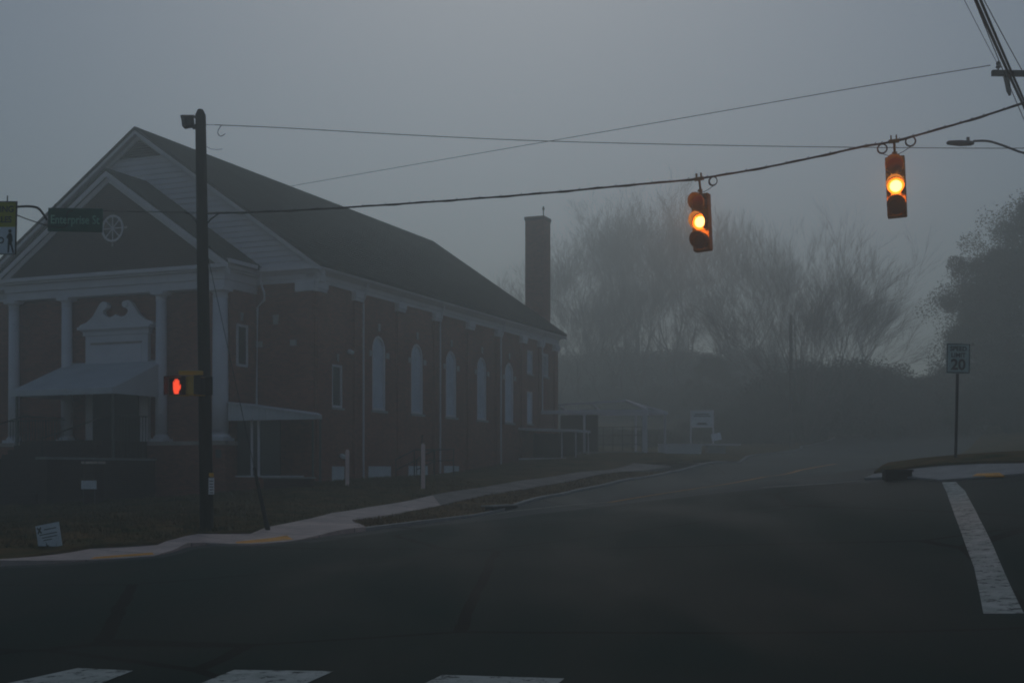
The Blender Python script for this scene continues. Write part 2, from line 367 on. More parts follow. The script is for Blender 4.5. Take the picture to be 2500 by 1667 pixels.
# kerb and grass strip uphill
cpath = curb[11:] + cl
ci = offset(cpath, .18)
region('kerb', cpath + ci[::-1], .6, lambda x, y: .085, M['curb'], .14)
strip = [ci[0]] + ci[1:8] + [G(1640, 1143)] + walk_out[::-1][:-1]
strip_poly = ci[:8] + [walk_out[-1]] + walk_out[::-1][1:]
region('verge', strip_poly, .5, lambda x, y: .075, M['grass_dry'], .1, jitter=.02)
# lawn round the church
lawn_poly = [(-60, 12.3), (-30, 15.8), (-16, 18.9)] + [walk_in[0]] + walk_in[1:] + [ci[8], ci[9], ci[10]] + [(c[0], c[1]) for c in ci[11:]] + [(40, 142), (-60, 142)]
region('lawn', lawn_poly, 1.0, lambda x, y: .105, M['grass'], .12, jitter=.03)
# far right corner: kerbed walk, grass behind
rc_out = [G(*p) for p in [(2110, 1172), (2149, 1170), (2231, 1170), (2294, 1176), (2352, 1173), (2500, 1160)]]
rc_in = [G(*p) for p in [(2134, 1161), (2233, 1149), (2294, 1143), (2390, 1137), (2500, 1136)]]
rc_out += [(rc_out[-1][0] + 12, rc_out[-1][1] + .2)]; rc_in += [(rc_in[-1][0] + 12, rc_in[-1][1] + .2)]
region('corner_sidewalk', rc_out + rc_in[::-1], .5, lambda x, y: .05, M['curb'], .1)
rl = [rc_in[0]] + [W(21.7, t) for t in (-6, 0, 10, 20, 35, 50, 75)]
region('hillside', rc_in[::-1] + rl[1:] + [(60, 140), (62, rc_in[-1][1])], 1.0, lambda x, y: .105, M['grass'], .12, jitter=.03)
# near right corner, outside the frame
region('near_verge', [(6.5, 4), (6.6, 9), (8, 12), (11, 14.8), (15, 16.2), (20, 16.9), (45, 17.5), (45, 4)], 1.0, lambda x, y: .1, M['grass'], .14)

# tactile pads
for pw, lb in zip(padw + [[G(2374, 1169), G(2452, 1167), G(2440, 1160), G(2385, 1162)]],
              ('worn yellow tactile pad in the kerb ramp left of the utility pole', 'bright yellow tactile pad in the kerb ramp right of the utility pole', 'faint yellow tactile pad on the far right corner near the speed sign')):
    zf = (lambda x, y: .058) if 'far right' in lb else (lambda x, y: walk_z(x, y) + .006)
    tag(region('tactile_pad', pw, .25, zf, M['pad'], .03, kind=None), lb, 'tactile paving')

# painted markings
def stripe(name, poly, m, z=.018, label=None, cat='road marking', group=None, step=.5):
    tag(region(name, poly, step, lambda x, y: z, m, 0, kind=None), label, cat, group)
def line(name, path, wd, m, z, label):
    path = densify(path, .8, False); stripe(name, offset(path, wd / 2) + offset(path, -wd / 2)[::-1], m, z, label)
line('centre_line', [G(*p) for p in [(1490, 1227), (1560, 1215), (1650, 1201), (1750, 1186), (1850, 1168), (1950, 1149), (2040, 1133)]], .30, M['paint_yellow'], .02, 'worn yellow centre line climbing the side street')
line('lane_line', [G(*p) for p in [(1130, 1264), (1250, 1249), (1380, 1235), (1485, 1226)]], .10, M['paint_white'], .02, 'thin white line joining the end of the yellow centre line')
line('edge_line', [G(*p) for p in [(1860, 1192), (1950, 1187), (2040, 1181), (2100, 1176)]], .07, M['paint_white'], .022, 'faint pale line across the road before the right corner')
sl = [(2300, 1178), (2311, 1203), (2331, 1262), (2358, 1335), (2378, 1388), (2391, 1451), (2401, 1501)]
sr = [(2334, 1177), (2356, 1200), (2390, 1265), (2425, 1335), (2452, 1400), (2476, 1451), (2500, 1502)]
stripe('stop_line', [G(*p) for p in sl] + [G(*p) for p in sr][::-1], M['paint_white'], .012, 'long worn white stop line at the right edge of the crossing', step=.3)
bars = [((-90, 1700), (190, 1634), (325, 1641), (180, 1700)), ((420, 1700), (572, 1640), (815, 1645), (690, 1700)), ((990, 1700), (1080, 1652), (1378, 1659), (1330, 1700)), ((1560, 1760), (1610, 1690), (1900, 1695), (1890, 1760)), ((2100, 1790), (2110, 1700), (2400, 1705), (2450, 1790))]
bl = ['white crossing bar at the bottom left corner of the photo', 'white crossing bar second from the left at the bottom', 'white crossing bar third from the left at the bottom']
for i, b in enumerate(bars[:3]):
    stripe('crosswalk_bar', [G(*p) for p in b], M['paint_white'], .012, bl[i], 'crosswalk marking', 'crosswalk bars in front of the camera', .3)

# grass tufts on the lawn and verge
def tufts(name, poly, n, lab, m, hmax=.14, zo=.1):
    xs = [p[0] for p in poly]; ys = [p[1] for p in poly]; V = []; Fc = []
    X = np.random.RandomState(3).uniform(min(xs), max(xs), n * 6); Y = np.random.RandomState(4).uniform(min(ys), max(ys), n * 6)
    k = inside(poly, X, Y); X, Y = X[k][:n], Y[k][:n]; Z = hs(X, Y) + zo - .03
    for x, y, z in zip(X, Y, Z):
        for _ in range(3):
            a = random.uniform(0, 6.28); hh = random.uniform(.04, hmax); wd = random.uniform(.01, .025); b = len(V)
            dx, dy = math.cos(a), math.sin(a); lx, ly = random.uniform(-.05, .05), random.uniform(-.05, .05)
            V += [(x - dx * wd, y - dy * wd, z), (x + dx * wd, y + dy * wd, z), (x + lx, y + ly, z + hh)]; Fc.append((b, b + 1, b + 2))
    tag(raw(name, V, Fc, m), lab, 'grass', kind='stuff')
tufts('grass', [p for p in walk_in[1:12]] + [W(2, 6), W(0, -1), W(-14, -5), (-24, 30), (-20, 21)], 26000, 'short dull grass growing on the church lawn', M['grass'])
tufts('verge_grass', strip_poly, 5000, 'short brownish grass between sidewalk and kerb', M['grass_dry'], .12, .08)

# ------------------------------------------------------------------ church (plan frame: x right along the facade, y back, z world height)
ch = empty('church', (OX, OY, 0), YAW)
tag(ch, 'red brick church with white gabled portico, grey roof and arched side windows', 'church')
L, WD = 26.4, 16.0
# walls with window openings left as recesses: built as solid plus proud trims
mb = MB()
mb.bx(-WD, 0, .35, L, -1.5, 8.66)
mb.bx(-WD, 0, 0, .35, -1.5, 8.66) if False else None
mb.bm.free(); mb = MB()
def arch(yc, w_, z0, zt, n=14, x=0.0):
    r = w_ / 2; zs = zt - r
    return [(x, yc - r, z0), (x, yc + r, z0)] + [(x, yc + r * math.cos(math.pi * k / n), zs + r * math.sin(math.pi * k / n)) for k in range(n + 1)]
AW = [5.12, 8.65, 12.2, 15.77, 19.32]
rects = [(1.3, 2.12, 3.98, 5.66), (21.82, 22.66, 6.75, 8.02), (21.82, 22.66, 4.05, 5.8), (24.3, 25.1, 6.75, 8.05)]
base_w = [(1.28, 2.3, 1.02, 1.7), (4.2, 6.25, 1.02, 1.72), (7.8, 9.78, 1.1, 1.74), (11.4, 13.15, 1.14, 1.76)]
holes = [arch(y, 1.18, 4.02, 7.12) for y in AW] + [[(0, a, c), (0, b, c), (0, b, d), (0, a, d)] for a, b, c, d in rects + base_w]
# side wall face with holes via CDT, reveal depth .16
def wall_with_holes(name, outer, holes, depth, m, parent, axis):
    # axis 'x': points (y,z) on x=0, reveal goes to -x ; axis 'y': points (x,z), reveal to +y
    pts = []; faces = []; edges = []
    def addloop(lp):
        s = len(pts); pts.extend(Vector(p) for p in lp); n = len(lp); edges.extend((s + i, s + (i + 1) % n) for i in range(n)); return list(range(s, s + n))
    addloop(outer); 
    for hh in holes: addloop(hh)
    v, e, f, *_ = delaunay_2d_cdt(pts, edges, [], 0, 1e-5)
    V = []; Fc = []
    to = (lambda a, b, d: (-d, a, b)) if axis == 'x' else (lambda a, b, d: (a, d, b))
    for q in v: V.append(to(q.x, q.y, 0))
    for t in f:
        cx = sum(v[i].x for i in t) / 3; cz = sum(v[i].y for i in t) / 3
        if not inside(outer, np.array([cx]), np.array([cz]))[0]: continue
        if any(inside(hh, np.array([cx]), np.array([cz]))[0] for hh in holes): continue
        Fc.append(tuple(t))
    for hh in holes:
        n = len(hh); s = len(V)
        for a, b in hh: V.append(to(a, b, 0)); V.append(to(a, b, depth))
        for i in range(n): j = (i + 1) % n; Fc.append((s + 2 * i, s + 2 * j, s + 2 * j + 1, s + 2 * i + 1))
    return V, Fc
def yz(loop): return [(p[1], p[2]) for p in loop]
V1, F1 = wall_with_holes('w', [(0, -1.5), (L, -1.5), (L, 8.66), (0, 8.66)], [yz(q) for q in holes], .17, None, None, 'x')
# rest of the shell: front, back, left walls
b = len(V1)
V1 += [(0, 0, -1.5), (-WD, 0, -1.5), (-WD, L, -1.5), (0, L, -1.5), (0, 0, 8.66), (-WD, 0, 8.66), (-WD, L, 8.66), (0, L, 8.66), (-8, L, 14.6), (-8, .05, 14.6)]
F1 += [(b, b + 1, b + 5, b + 4), (b + 1, b + 2, b + 6, b + 5), (b + 2, b + 3, b + 7, b + 8, b + 6), (b + 4, b + 5, b + 6, b + 7)]
raw('brick_wall', V1, F1, M['brick'], ch)
# pilasters on the side wall, with white capitals
for y in (.32, 3.2, 6.9, 10.5, 14.2, 17.7, 21.1, 23.7, 26.1):
    p = MB().bx(0, .10, y - .28, y + .28, -1.5, 8.30).build('pilaster', M['brick'], ch)
    MB().bx(-.02, .17, y - .36, y + .36, 8.30, 8.42).bx(-.02, .21, y - .38, y + .38, 8.42, 8.655).build('capital', M['white'], p, bevel=.02)
MB().bx(-.62, .0, -.10, 0, -1.5, 8.30).build('pilaster', M['brick'], ch)
MB().bx(-.78, .06, -.17, .01, 8.303, 8.655).build('capital', M['white'], ch, bevel=.03)
# entablature and gutter along the side: profile swept in y
def sweep_y(name, prof, y0, y1, m, parent):
    return MB().prism([(x, y0, z) for x, z in prof], (0, y1 - y0, 0)).build(name, m, parent)
prof = [(-.3, 8.66), (.06, 8.66), (.06, 8.78), (.10, 8.80), (.10, 8.96), (.24, 9.02), (.30, 9.10), (.30, 9.20), (-.3, 9.20)]
sweep_y('entablature', prof, -.1, 26.6, M['white'], ch)
sweep_y('gutter', [(.303, 9.06), (.44, 9.06), (.50, 9.12), (.50, 9.24), (.48, 9.26), (.303, 9.26)], -.45, 26.75, M['white'], ch)
# front entablature right of the portico and left
MB().prism([(-WD - .3, -y, z) for y, z in [(-.3, 8.66), (.06, 8.66), (.06, 8.78), (.10, 8.80), (.10, 8.96), (.24, 9.02), (.40, 9.10), (.40, 9.26), (-.3, 9.26)]], (WD + .6, 0, 0)).build('cornice', M['white'], ch)
# downspouts
def downspout(pts, r=.045):
    return MB().tube(pts, r, 8).build('downspout', M['white'], ch)
for y, zb in ((3.5, 1.15), (10.68, 1.4), (17.83, 1.75)): downspout([(.40, y, 9.15), (.36, y, 8.9), (.20, y, 8.45), (.16, y, 8.2), (.16, y, zb)])
downspout([(.40, 23.72, 9.15), (.36, 23.72, 8.9), (.20, 23.72, 8.45), (.16, 23.72, 8.2), (.16, 23.72, 4.7)])
# main roof: two slabs
def slab(p0, p1, p2, p3, t, name, m, parent, label=None):
    return MB().prism([p0, p1, p2, p3], (0, 0, -t)).build(name, m, parent, label=label)
RZ, EZ, EX = 15.22, 9.28, 8.52
slab((-8, -.5, RZ), (-8, 26.7, RZ), (-8 + EX, 26.7, EZ), (-8 + EX, -.5, EZ), .12, 'roof', M['roof'], ch)
slab((-8, 26.7, RZ), (-8, -.5, RZ), (-8 - EX, -.5, EZ), (-8 - EX, 26.7, EZ), .12, 'roof', M['roof'], ch)
# shingle courses as thin raised steps on the visible slope
sl_ = MB(); nr = 34
for k in range(nr):
    t0 = k / nr; x0 = -8 + EX * t0 + .02; x1 = -8 + EX * (t0 + 1 / nr); z0 = RZ - (RZ - EZ) * t0; z1 = RZ - (RZ - EZ) * (t0 + 1 / nr)
    sl_.prism([(x0, -.5, z0 + .004), (x1, -.5, z1 + .004), (x1 + .006, -.5, z1 + .022), (x0, -.5, z0 + .008)], (0, 27.2, 0))
sl_.build('shingles', M['roof'], ch)
# rake boards on front gable (two steps) and back
def rake(y0, y1, inset, wd, m, cx=-8, rz=RZ, ez=EZ, ex=EX, parent=ch, name='rake_board', sides=(1, -1)):
    for s in sides:
        n = Vector((ex, 0, ez - rz)).normalized(); down = Vector((n.z, 0, -n.x)) 
        a = Vector((cx, 0, rz - .125 - inset * 1.15)); bb = Vector((cx + ex, 0, ez - .125 - inset * 1.15))
        q = [a, bb, bb + Vector((0, 0, -wd)), a + Vector((0, 0, -wd))]
        q = [Vector((cx + s * (p.x - cx), y0, p.z)) for p in q]
        MB().prism(q, (0, y1 - y0, 0)).build(name, m, parent)
rake(-.46, -.40, 0, .15, M['white']); rake(-.20, -.12, .10, .17, M['white']); rake(26.62, 26.68, 0, .22, M['white'])
# soffit under the rake overhang
for s in (1, -1):
    MB().prism([(-8, -.40, RZ - .14), (-8 + s * EX, -.40, EZ - .14), (-8 + s * EX, -.40, EZ - .17), (-8, -.40, RZ - .17)], (0, .41, 0)).build('soffit', M['white'], ch)
# gable siding: real clapboards up to the horizontal band, louvred triangle above
def gable_boards(name, cx, y, z0, z1, rz, slope, m, parent, pitch=.215):
    g = MB(); z = z0
    while z < z1 - .01:
        zt = min(z + pitch, z1); hw0 = (rz - z) / slope; hw1 = max(.01, (rz - zt) / slope)
        g.prism([(cx - hw0, y, z), (cx + hw0, y, z), (cx + hw1, y, zt), (cx - hw1, y, zt)], (0, .01, 0))
        vs = [(cx - hw0, y - .055, z), (cx + hw0, y - .055, z), (cx + hw0, y - .055, z + .02), (cx + hw1, y - .004, zt), (cx - hw1, y - .004, zt), (cx - hw0, y - .055, z + .02)]
        bv = [g.bm.verts.new(q) for q in vs]; g.bm.faces.new(bv[:3] + [bv[5]]); g.bm.faces.new((bv[5], bv[2], bv[3], bv[4]))
        b2 = [g.bm.verts.new(q) for q in [(cx - hw0, y - .055, z), (cx + hw0, y - .055, z), (cx + hw0, y, z), (cx - hw0, y, z)]]; g.bm.faces.new(b2)
        z = zt
    return g.build(name, m, parent)
slope = (RZ - EZ) / EX
gable_boards('gable_siding', -8, -.02, 9.27, 14.1, RZ - .12, slope, M['siding'], ch)
gable_boards('gable_vent', -8, -.05, 14.12, 15.02, RZ - .12, slope, M['roof'], ch, .1)

# arched windows
def arched_window(yc):
    w_, z0, zt = 1.18, 4.02, 7.12
    f = MB().ring([(-.02, p[1], p[2]) for p in arch(yc, w_ - .01, z0 + .005, zt - .005)], [(-.02, p[1], p[2]) for p in arch(yc, w_ - .22, z0 + .10, zt - .11)], (-.10, 0, 0))
    f = f.build('window', M['white'], ch)
    MB().prism([(-.09, p[1], p[2]) for p in arch(yc, w_ - .18, z0 + .08, zt - .09)], (-.02, 0, 0)).build('pane', M['glass_pale'], f)
    MB().bx(-.10, .07, yc - .68, yc + .68, z0 - .10, z0).build('sill', M['stone'], f)
    MB().prism([(-.02, yc - .07, 7.3), (-.02, yc + .07, 7.3), (-.02, yc + .10, 7.62), (-.02, yc - .10, 7.62)], (.05, 0, 0)).build('keystone', M['stone'], f)
    for s in (-1, 1): MB().bx(-.02, .03, yc + s * .66 - .13 + s * .08, yc + s * .66 + .13 + s * .08, 6.22, 6.46).build('impost_block', M['stone'], f)
for y in AW: arched_window(y)
def rect_window(y0, y1, z0, z1, pane='glass_pale', rail=False, key=True, louvre=False, sill=True):
    o = [(-.02, y0 + .004, z0 + .004), (-.02, y1 - .004, z0 + .004), (-.02, y1 - .004, z1 - .004), (-.02, y0 + .004, z1 - .004)]; t = .09
    i = [(-.02, y0 + t, z0 + t), (-.02, y1 - t, z0 + t), (-.02, y1 - t, z1 - t), (-.02, y0 + t, z1 - t)]
    f = MB().ring(o, i, (-.10, 0, 0)).build('window', M['white'], ch)
    if louvre:
        g = MB()
        n = 12
        for k in range(n):
            zc = z0 + t + (z1 - z0 - 2 * t) * (k + .5) / n
            g.box((-.06, (y0 + y1) / 2, zc), (.09, y1 - y0 - 2 * t, .035), rot=Matrix.Rotation(R(35), 3, 'Y'))
        g.build('louvre', M['white'], f)
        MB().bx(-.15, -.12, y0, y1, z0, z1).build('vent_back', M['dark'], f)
    else:
        MB().bx(-.11, -.09, y0 + t * .8, y1 - t * .8, z0 + t * .8, z1 - t * .8).build('pane', M[pane], f)
    if rail: MB().bx(-.088, -.04, y0 + t, y1 - t, (z0 + z1) / 2 - .03, (z0 + z1) / 2 + .03).build('rail', M['white'], f)
    if sill: MB().bx(-.10, .06, y0 - .06, y1 + .06, z0 - .08, z0).build('sill', M['stone'], f)
    if key: MB().prism([(-.02, (y0 + y1) / 2 - .06, z1 + .12), (-.02, (y0 + y1) / 2 + .06, z1 + .12), (-.02, (y0 + y1) / 2 + .09, z1 + .42), (-.02, (y0 + y1) / 2 - .09, z1 + .42)], (.05, 0, 0)).build('keystone', M['stone'], f)
rect_window(*rects[0], pane='glass_dark'); rect_window(*rects[1], rail=True, key=False); rect_window(*rects[2], key=False); rect_window(*rects[3], key=False, louvre=True)
for y0, y1, z0, z1 in base_w:
    MB().bx(-.09, -.03, y0, y1, z0, z1).build('basement_window', M['sign_white'], ch)
# wall flood lights
for y, z in ((2.52, 6.22), (1.9, 2.08)):
    f = MB().box((.14, y, z), (.20, .22, .14), rot=Matrix.Rotation(R(30), 3, 'Y')).build('wall_light', M['sign_white'], ch, bevel=.02)
    MB().bx(0, .06, y - .06, y + .06, z - .06, z + .04).build('bracket', M['steel'], f)
# blind arch ornament on the front wall right of the portico
MB().prism([(-1.80, -.04, 7.12), (-1.62, -.04, 7.12), (-1.58, -.04, 7.48), (-1.84, -.04, 7.48)], (0, .05, 0)).build('keystone', M['stone'], ch)
for x in (-2.46, -.92): MB().bx(x - .14, x + .14, -.04, .01, 6.27, 6.5).build('impost_block', M['stone'], ch)
# chimney
cm = MB().bx(-2.15, -1.02, 26.95, 28.1, 2, 16.05).build('chimney', M['brick'], ch)
MB().bx(-2.19, -.98, 26.91, 28.14, 16.05, 16.25).build('cap', M['brick_dark'], cm)
MB().tube([(-1.15, 27.3, 16.25), (-1.15, 27.3, 16.65)], .035).tube([(-1.15, 27.3, 16.65), (-1.15, 27.3, 16.85)], [.09, .05]).build('flue_vent', M['steel'], cm)

# ---- portico block
PX, PH, PF = -7.75, 5.15, -1.72      # centre, half width, front wall y
mb = MB().bx(PX - PH, PX + PH, PF, .02, 2.55, 8.30)
mb.build('portico_wall', M['brick'], ch)
MB().bx(PX - PH - .25, PX + PH + .2, PF - .62, .01, -1.5, 2.47).build('portico_base', M['brick'], ch)
MB().bx(PX - PH - .3, PX + PH + .25, PF - .68, .012, 2.47, 2.62).build('ledge', M['conc'], ch)
pz = 8.303
MB().bx(PX - PH - .06, PX + PH + .05, PF - .42, .0, pz, 8.62).bx(PX - PH - .12, PX + PH + .10, PF - .48, -.003, 8.62, 8.92).bx(PX - PH - .24, PX + PH + .22, PF - .60, -.006, 8.92, 9.0).bx(PX - PH - .34, PX + PH + .32, PF - .70, -.009, 9.0, 9.16).build('portico_cornice', M['white'], ch, bevel=.02)
PRZ, PEZ, PEX = 13.12, 9.25, PH + .42
def pslab(s):
    y0, y1 = PF - .78, 0.0
    q = [(PX, y0, PRZ), (PX, y1, PRZ), (PX + s * PEX, y1, PEZ), (PX + s * PEX, y0, PEZ)]
    MB().prism(q, (0, 0, -.10)).build('portico_roof', M['roof'], ch)
pslab(1); pslab(-1)
rake(PF - .76, PF - .70, 0, .20, M['white'], PX, PRZ, PEZ, PEX); rake(PF - .62, PF - .55, .15, .22, M['white'], PX, PRZ, PEZ, PEX)
ps = (PRZ - PEZ) / PEX
hw = (PRZ - .2 - 9.16) / ps
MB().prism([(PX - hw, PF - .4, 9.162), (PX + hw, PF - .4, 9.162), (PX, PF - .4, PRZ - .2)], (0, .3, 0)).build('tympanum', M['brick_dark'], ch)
MB().prism([(PX + PEX - .5, PF - .74, PEZ - .09), (PX + PEX + .1, PF - .74, PEZ - .09), (PX + PEX + .1, PF - .74, PEZ + .05), (PX + PEX - .4, PF - .74, PEZ + .06)], (0, 1.8, 0)).build('portico_gutter', M['white'], ch)
# round spoked window
rw = MB(); cz = 10.85; yy = PF - .43; cxx = PX + .05
o_ = [(cxx + .52 * math.cos(a), yy, cz + .52 * math.sin(a)) for a in np.linspace(0, 2 * math.pi, 33)[:-1]]
i_ = [(cxx + .44 * math.cos(a), yy, cz + .44 * math.sin(a)) for a in np.linspace(0, 2 * math.pi, 33)[:-1]]
rw = MB().ring(o_, i_, (0, .06, 0)).build('round_window', M['white'], ch)
g = MB()
for k in range(4): g.box((cxx, yy + .02, cz), (.9, .03, .035), rot=Matrix.Rotation(k * math.pi / 4, 3, 'Y'))
g.build('spokes', M['white'], rw)
MB().prism([(cxx + .44 * math.cos(a), yy + .035, cz + .44 * math.sin(a)) for a in np.linspace(0, 2 * math.pi, 25)[:-1]], (0, .01, 0)).build('pane', M['glass_dark'], rw)
for dx, dz in ((.62, 0), (0, -.62), (-.62, 0)): MB().box((cxx + dx, yy + .03, cz + dz), (.13 if dx else .07, .05, .07 if dx else .13)).build('keystone', M['stone'], rw)
# columns
def column(x, rad):
    z0, z1 = 2.62, 8.30; y = PF - .30
    r = rad; col = MB().lathe([(r, z0 + .27), (r * 1.0, z0 + 1.5), (r * .9, z1 - .35)], 28, (x, y, 0)).build('column', M['white'], ch, smooth=True)
    MB().bx(x - r * 1.45, x + r * 1.45, y - r * 1.45, y + min(r * 1.45, .29), z0, z0 + .12).build('plinth', M['white'], col, bevel=.01)
    MB().lathe([(r * 1.35, z0 + .12), (r * 1.38, z0 + .18), (r * 1.1, z0 + .22), (r * 1.12, z0 + .27)], 28, (x, y, 0)).build('base', M['white'], col)
    MB().lathe([(r * .9, z1 - .35), (r * 1.0, z1 - .33), (r * .92, z1 - .29), (r * .92, z1 - .2), (r * 1.15, z1 - .12)], 28, (x, y, 0)).bx(x - r * 1.3, x + r * 1.3, y - r * 1.3, y + .25, z1 - .12, z1).build('capital', M['white'], col)
for x, r in ((-12.7, .22), (-10.02, .22), (-5.5, .22), (-2.83, .30)): column(x, r)
# doorcase with swan-neck pediment
dy = PF - .02; D = -7.72
dc = MB().bx(D - 1.5, D + 1.5, dy - .16, dy + .02, 2.62, 6.78).bx(D - 1.58, D + 1.58, dy - .22, dy + .02, 6.78, 6.95)
dc.bx(D - 1.75, D + 1.75, dy - .36, dy + .02, 7.0, 7.12).bx(D - 1.62, D + 1.62, dy - .28, dy + .02, 6.95, 7.0)
dc = dc.build('doorcase', M['white'], ch, bevel=.01)
def swan(s):
    top = [(1.78, 7.125), (1.72, 7.22), (1.42, 7.30), (1.10, 7.52), (.88, 7.83), (.76, 8.0), (.60, 8.09), (.42, 8.06), (.34, 7.94), (.38, 7.82), (.50, 7.78), (.60, 7.72), (.58, 7.60), (.46, 7.50), (.28, 7.46), (.12, 7.50), (.0, 7.56), (.0, 7.125)]
    return [(D + s * x, dy - .22, z) for x, z in top]
sw = MB().prism(swan(1), (0, .2, 0)).prism(swan(-1), (0, .2, 0)).build('swan_neck_pediment', M['white'], dc)
for s in (1, -1):
    MB().tube([(D + s * .48, dy - .27, 7.93), (D + s * .48, dy - .19, 7.93)], .13, 16).build('rosette', M['white'], dc)
MB().bx(D - 1.22, D + 1.22, dy - .19, dy - .155, 6.42, 6.50).build('panel_moulding', M['conc'], dc)
MB().bx(D - 1.22, D + 1.22, dy - .185, dy - .158, 5.3, 6.40).build('panel', M['siding'], dc)
for s in (1, -1): MB().bx(D + s * .9 - .42, D + s * .9 + .38 if s > 0 else D + s * .9 + .42, dy - .20, dy - .163, 2.7, 4.95).build('door', M['dark'], dc) if False else None
MB().bx(D - 1.1, D + 1.1, dy - .20, dy - .163, 2.64, 5.0).build('door', M['dark'], dc)
# shed awning over the front steps, closed cheeks, fine corrugation
def corr(n, a, b, top, bot, amp=.018):
    pass
cn = MB()
x0, x1, yb, yf, zb, zf_ = PX - 2.42, PX + 2.28, PF + .0, -4.8, 5.75, 4.50
cn.prism([(x0, yb - .02, zb), (x0, yf, zf_), (x0, yf, zf_ - .06), (x0, yb - .02, zb - .06)], (x1 - x0, 0, 0))
for k in range(24):
    xx = x0 + (x1 - x0) * (k + .5) / 24
    cn.prism([(xx - .03, yb - .02, zb + .002), (xx + .03, yb - .02, zb + .002), (xx + .03, yf, zf_ + .002), (xx - .03, yf, zf_ + .002)], (0, 0, .025))
cn = cn.build('entrance_awning', M['sheet'], ch)
for xx in (x0, x1 - .03):
    MB().prism([(xx, yb - .02, zb - .06), (xx, yf, zf_ - .06), (xx, yf, zf_ - .2), (xx, yb - .02, zf_ - .2)], (.03, 0, 0)).build('cheek', M['sheet'], cn)
MB().bx(x0, x1, yf - .02, yf + .03, zf_ - .21, zf_ - .0).build('fascia', M['sheet'], cn)
for xx in (x0 + .12, x1 - .12): MB().tube([(xx, yf + .15, .3), (xx, yf + .15, zf_ - .1)], .05).build('post', M['steel'], cn)
# entrance steps with brick cheeks
st = MB(); ns = 12
for k in range(ns):
    z1_ = 2.62 - .17 * (k + 0); st.bx(PX - 1.9, PX + 1.9, PF - .7 - 2.2 - .3 * (k + 1), PF - .7, -1, z1_ - .001 * k) if k == 0 else st.bx(PX - 1.9, PX + 1.9, PF - 2.9 - .3 * (k + 1), PF - 2.9 - .3 * k - .0, -1, z1_)
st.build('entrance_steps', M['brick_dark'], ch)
for s in (1, -1):
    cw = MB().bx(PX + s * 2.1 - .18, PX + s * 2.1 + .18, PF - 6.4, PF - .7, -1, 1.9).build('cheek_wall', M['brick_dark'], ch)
    MB().bx(PX + s * 2.1 - .24, PX + s * 2.1 + .24, PF - 6.46, PF - .7, 1.9, 1.98).build('coping', M['curb'], cw)
    rl_ = MB()
    for yk in np.linspace(PF - .9, PF - 2.8, 12): rl_.tube([(PX + s * 2.0, yk, 1.98), (PX + s * 2.0, yk, 3.55)], .012, 5)
    rl_.tube([(PX + s * 2.0, PF - .8, 3.55), (PX + s * 2.0, PF - 2.9, 3.55), (PX + s * 2.0, PF - 6.3, 2.6), (PX + s * 2.0, PF - 6.3, 1.98)], .022, 6).build('handrail', M['black'], ch)
pr = MB()
for xk in np.arange(PX - 4.9, PX - 2.2, .14): pr.tube([(xk, PF - .55, 2.62), (xk, PF - .55, 3.5)], .011, 5)
pr.tube([(PX - 4.95, PF - .55, 3.5), (PX - 2.15, PF - .55, 3.5)], .02, 6).build('porch_railing', M['black'], ch)
# shed awning on the right of the portico, ribbed closed end facing the street
xa, xb, ya, yb2 = PX + PH + .1, 1.50, -2.0, -.35
za, zb2, zl = 4.08, 3.52, 3.37
zk = za + (zb2 - za) * (.35 - xa) / (xb + .06 - xa)
aw = MB().prism([(xa, ya - .08, za), (xb + .06, ya - .08, zb2), (.35, yb2, zk), (xa, yb2, za)], (0, 0, -.05)).build('side_awning', M['white'], ch)
nrb = 26; rb = MB()
rb.prism([(xa, ya, za - .05), (xb, ya, zb2 - .05), (xb, ya, zl), (xa, ya, zl)], (0, .02, 0))
for k in range(nrb):
    t = (k + .5) / nrb; xx = xa + (xb - xa) * t; zt = za + (zb2 - za) * t - .055
    rb.prism([(xx - .035, ya - .001, zl + .002), (xx + .035, ya - .001, zl + .002), (xx + .02, ya - .03, zl + .002), (xx - .02, ya - .03, zl + .002)], (0, 0, zt - zl - .004))
rb.build('ribbed_cheek', M['sheet'], aw)
MB().prism([(xb - .02, ya, zb2 - .06), (xb + .02, ya, zb2 - .06), (.35, yb2, zk - .06), (.31, yb2, zk - .06)], (0, 0, -.09)).build('fascia', M['sheet'], aw)
MB().bx(-.33, 1.0, -.35, -.02, zl, 4.2).bm.free() if False else None
for xx, yy_ in ((xb - .12, ya + .1), (.2, yb2 - .1)): MB().tube([(xx, yy_, .6), (xx, yy_, zl + .02)], .04).build('post', M['steel'], aw)
# stair enclosure with window below the awning
MB().bx(PX + PH + .205, -.45, -1.6, -.003, -1, 1.28).build('stair_enclosure', M['brick'], ch)
en = MB().bx(PX + PH + .205, -.40, -1.68, -.004, 1.28, 1.34).build('enclosure_sill', M['white'], ch)
for xx in (-1.72, -1.42): MB().bx(xx - .045, xx + .045, -1.62, -1.54, 1.34, zl).build('mullion', M['white'], en)
MB().bx(PX + PH + .21, -.5, -1.58, -1.56, 1.34, zl).build('pane', M['glass_dark'], en)
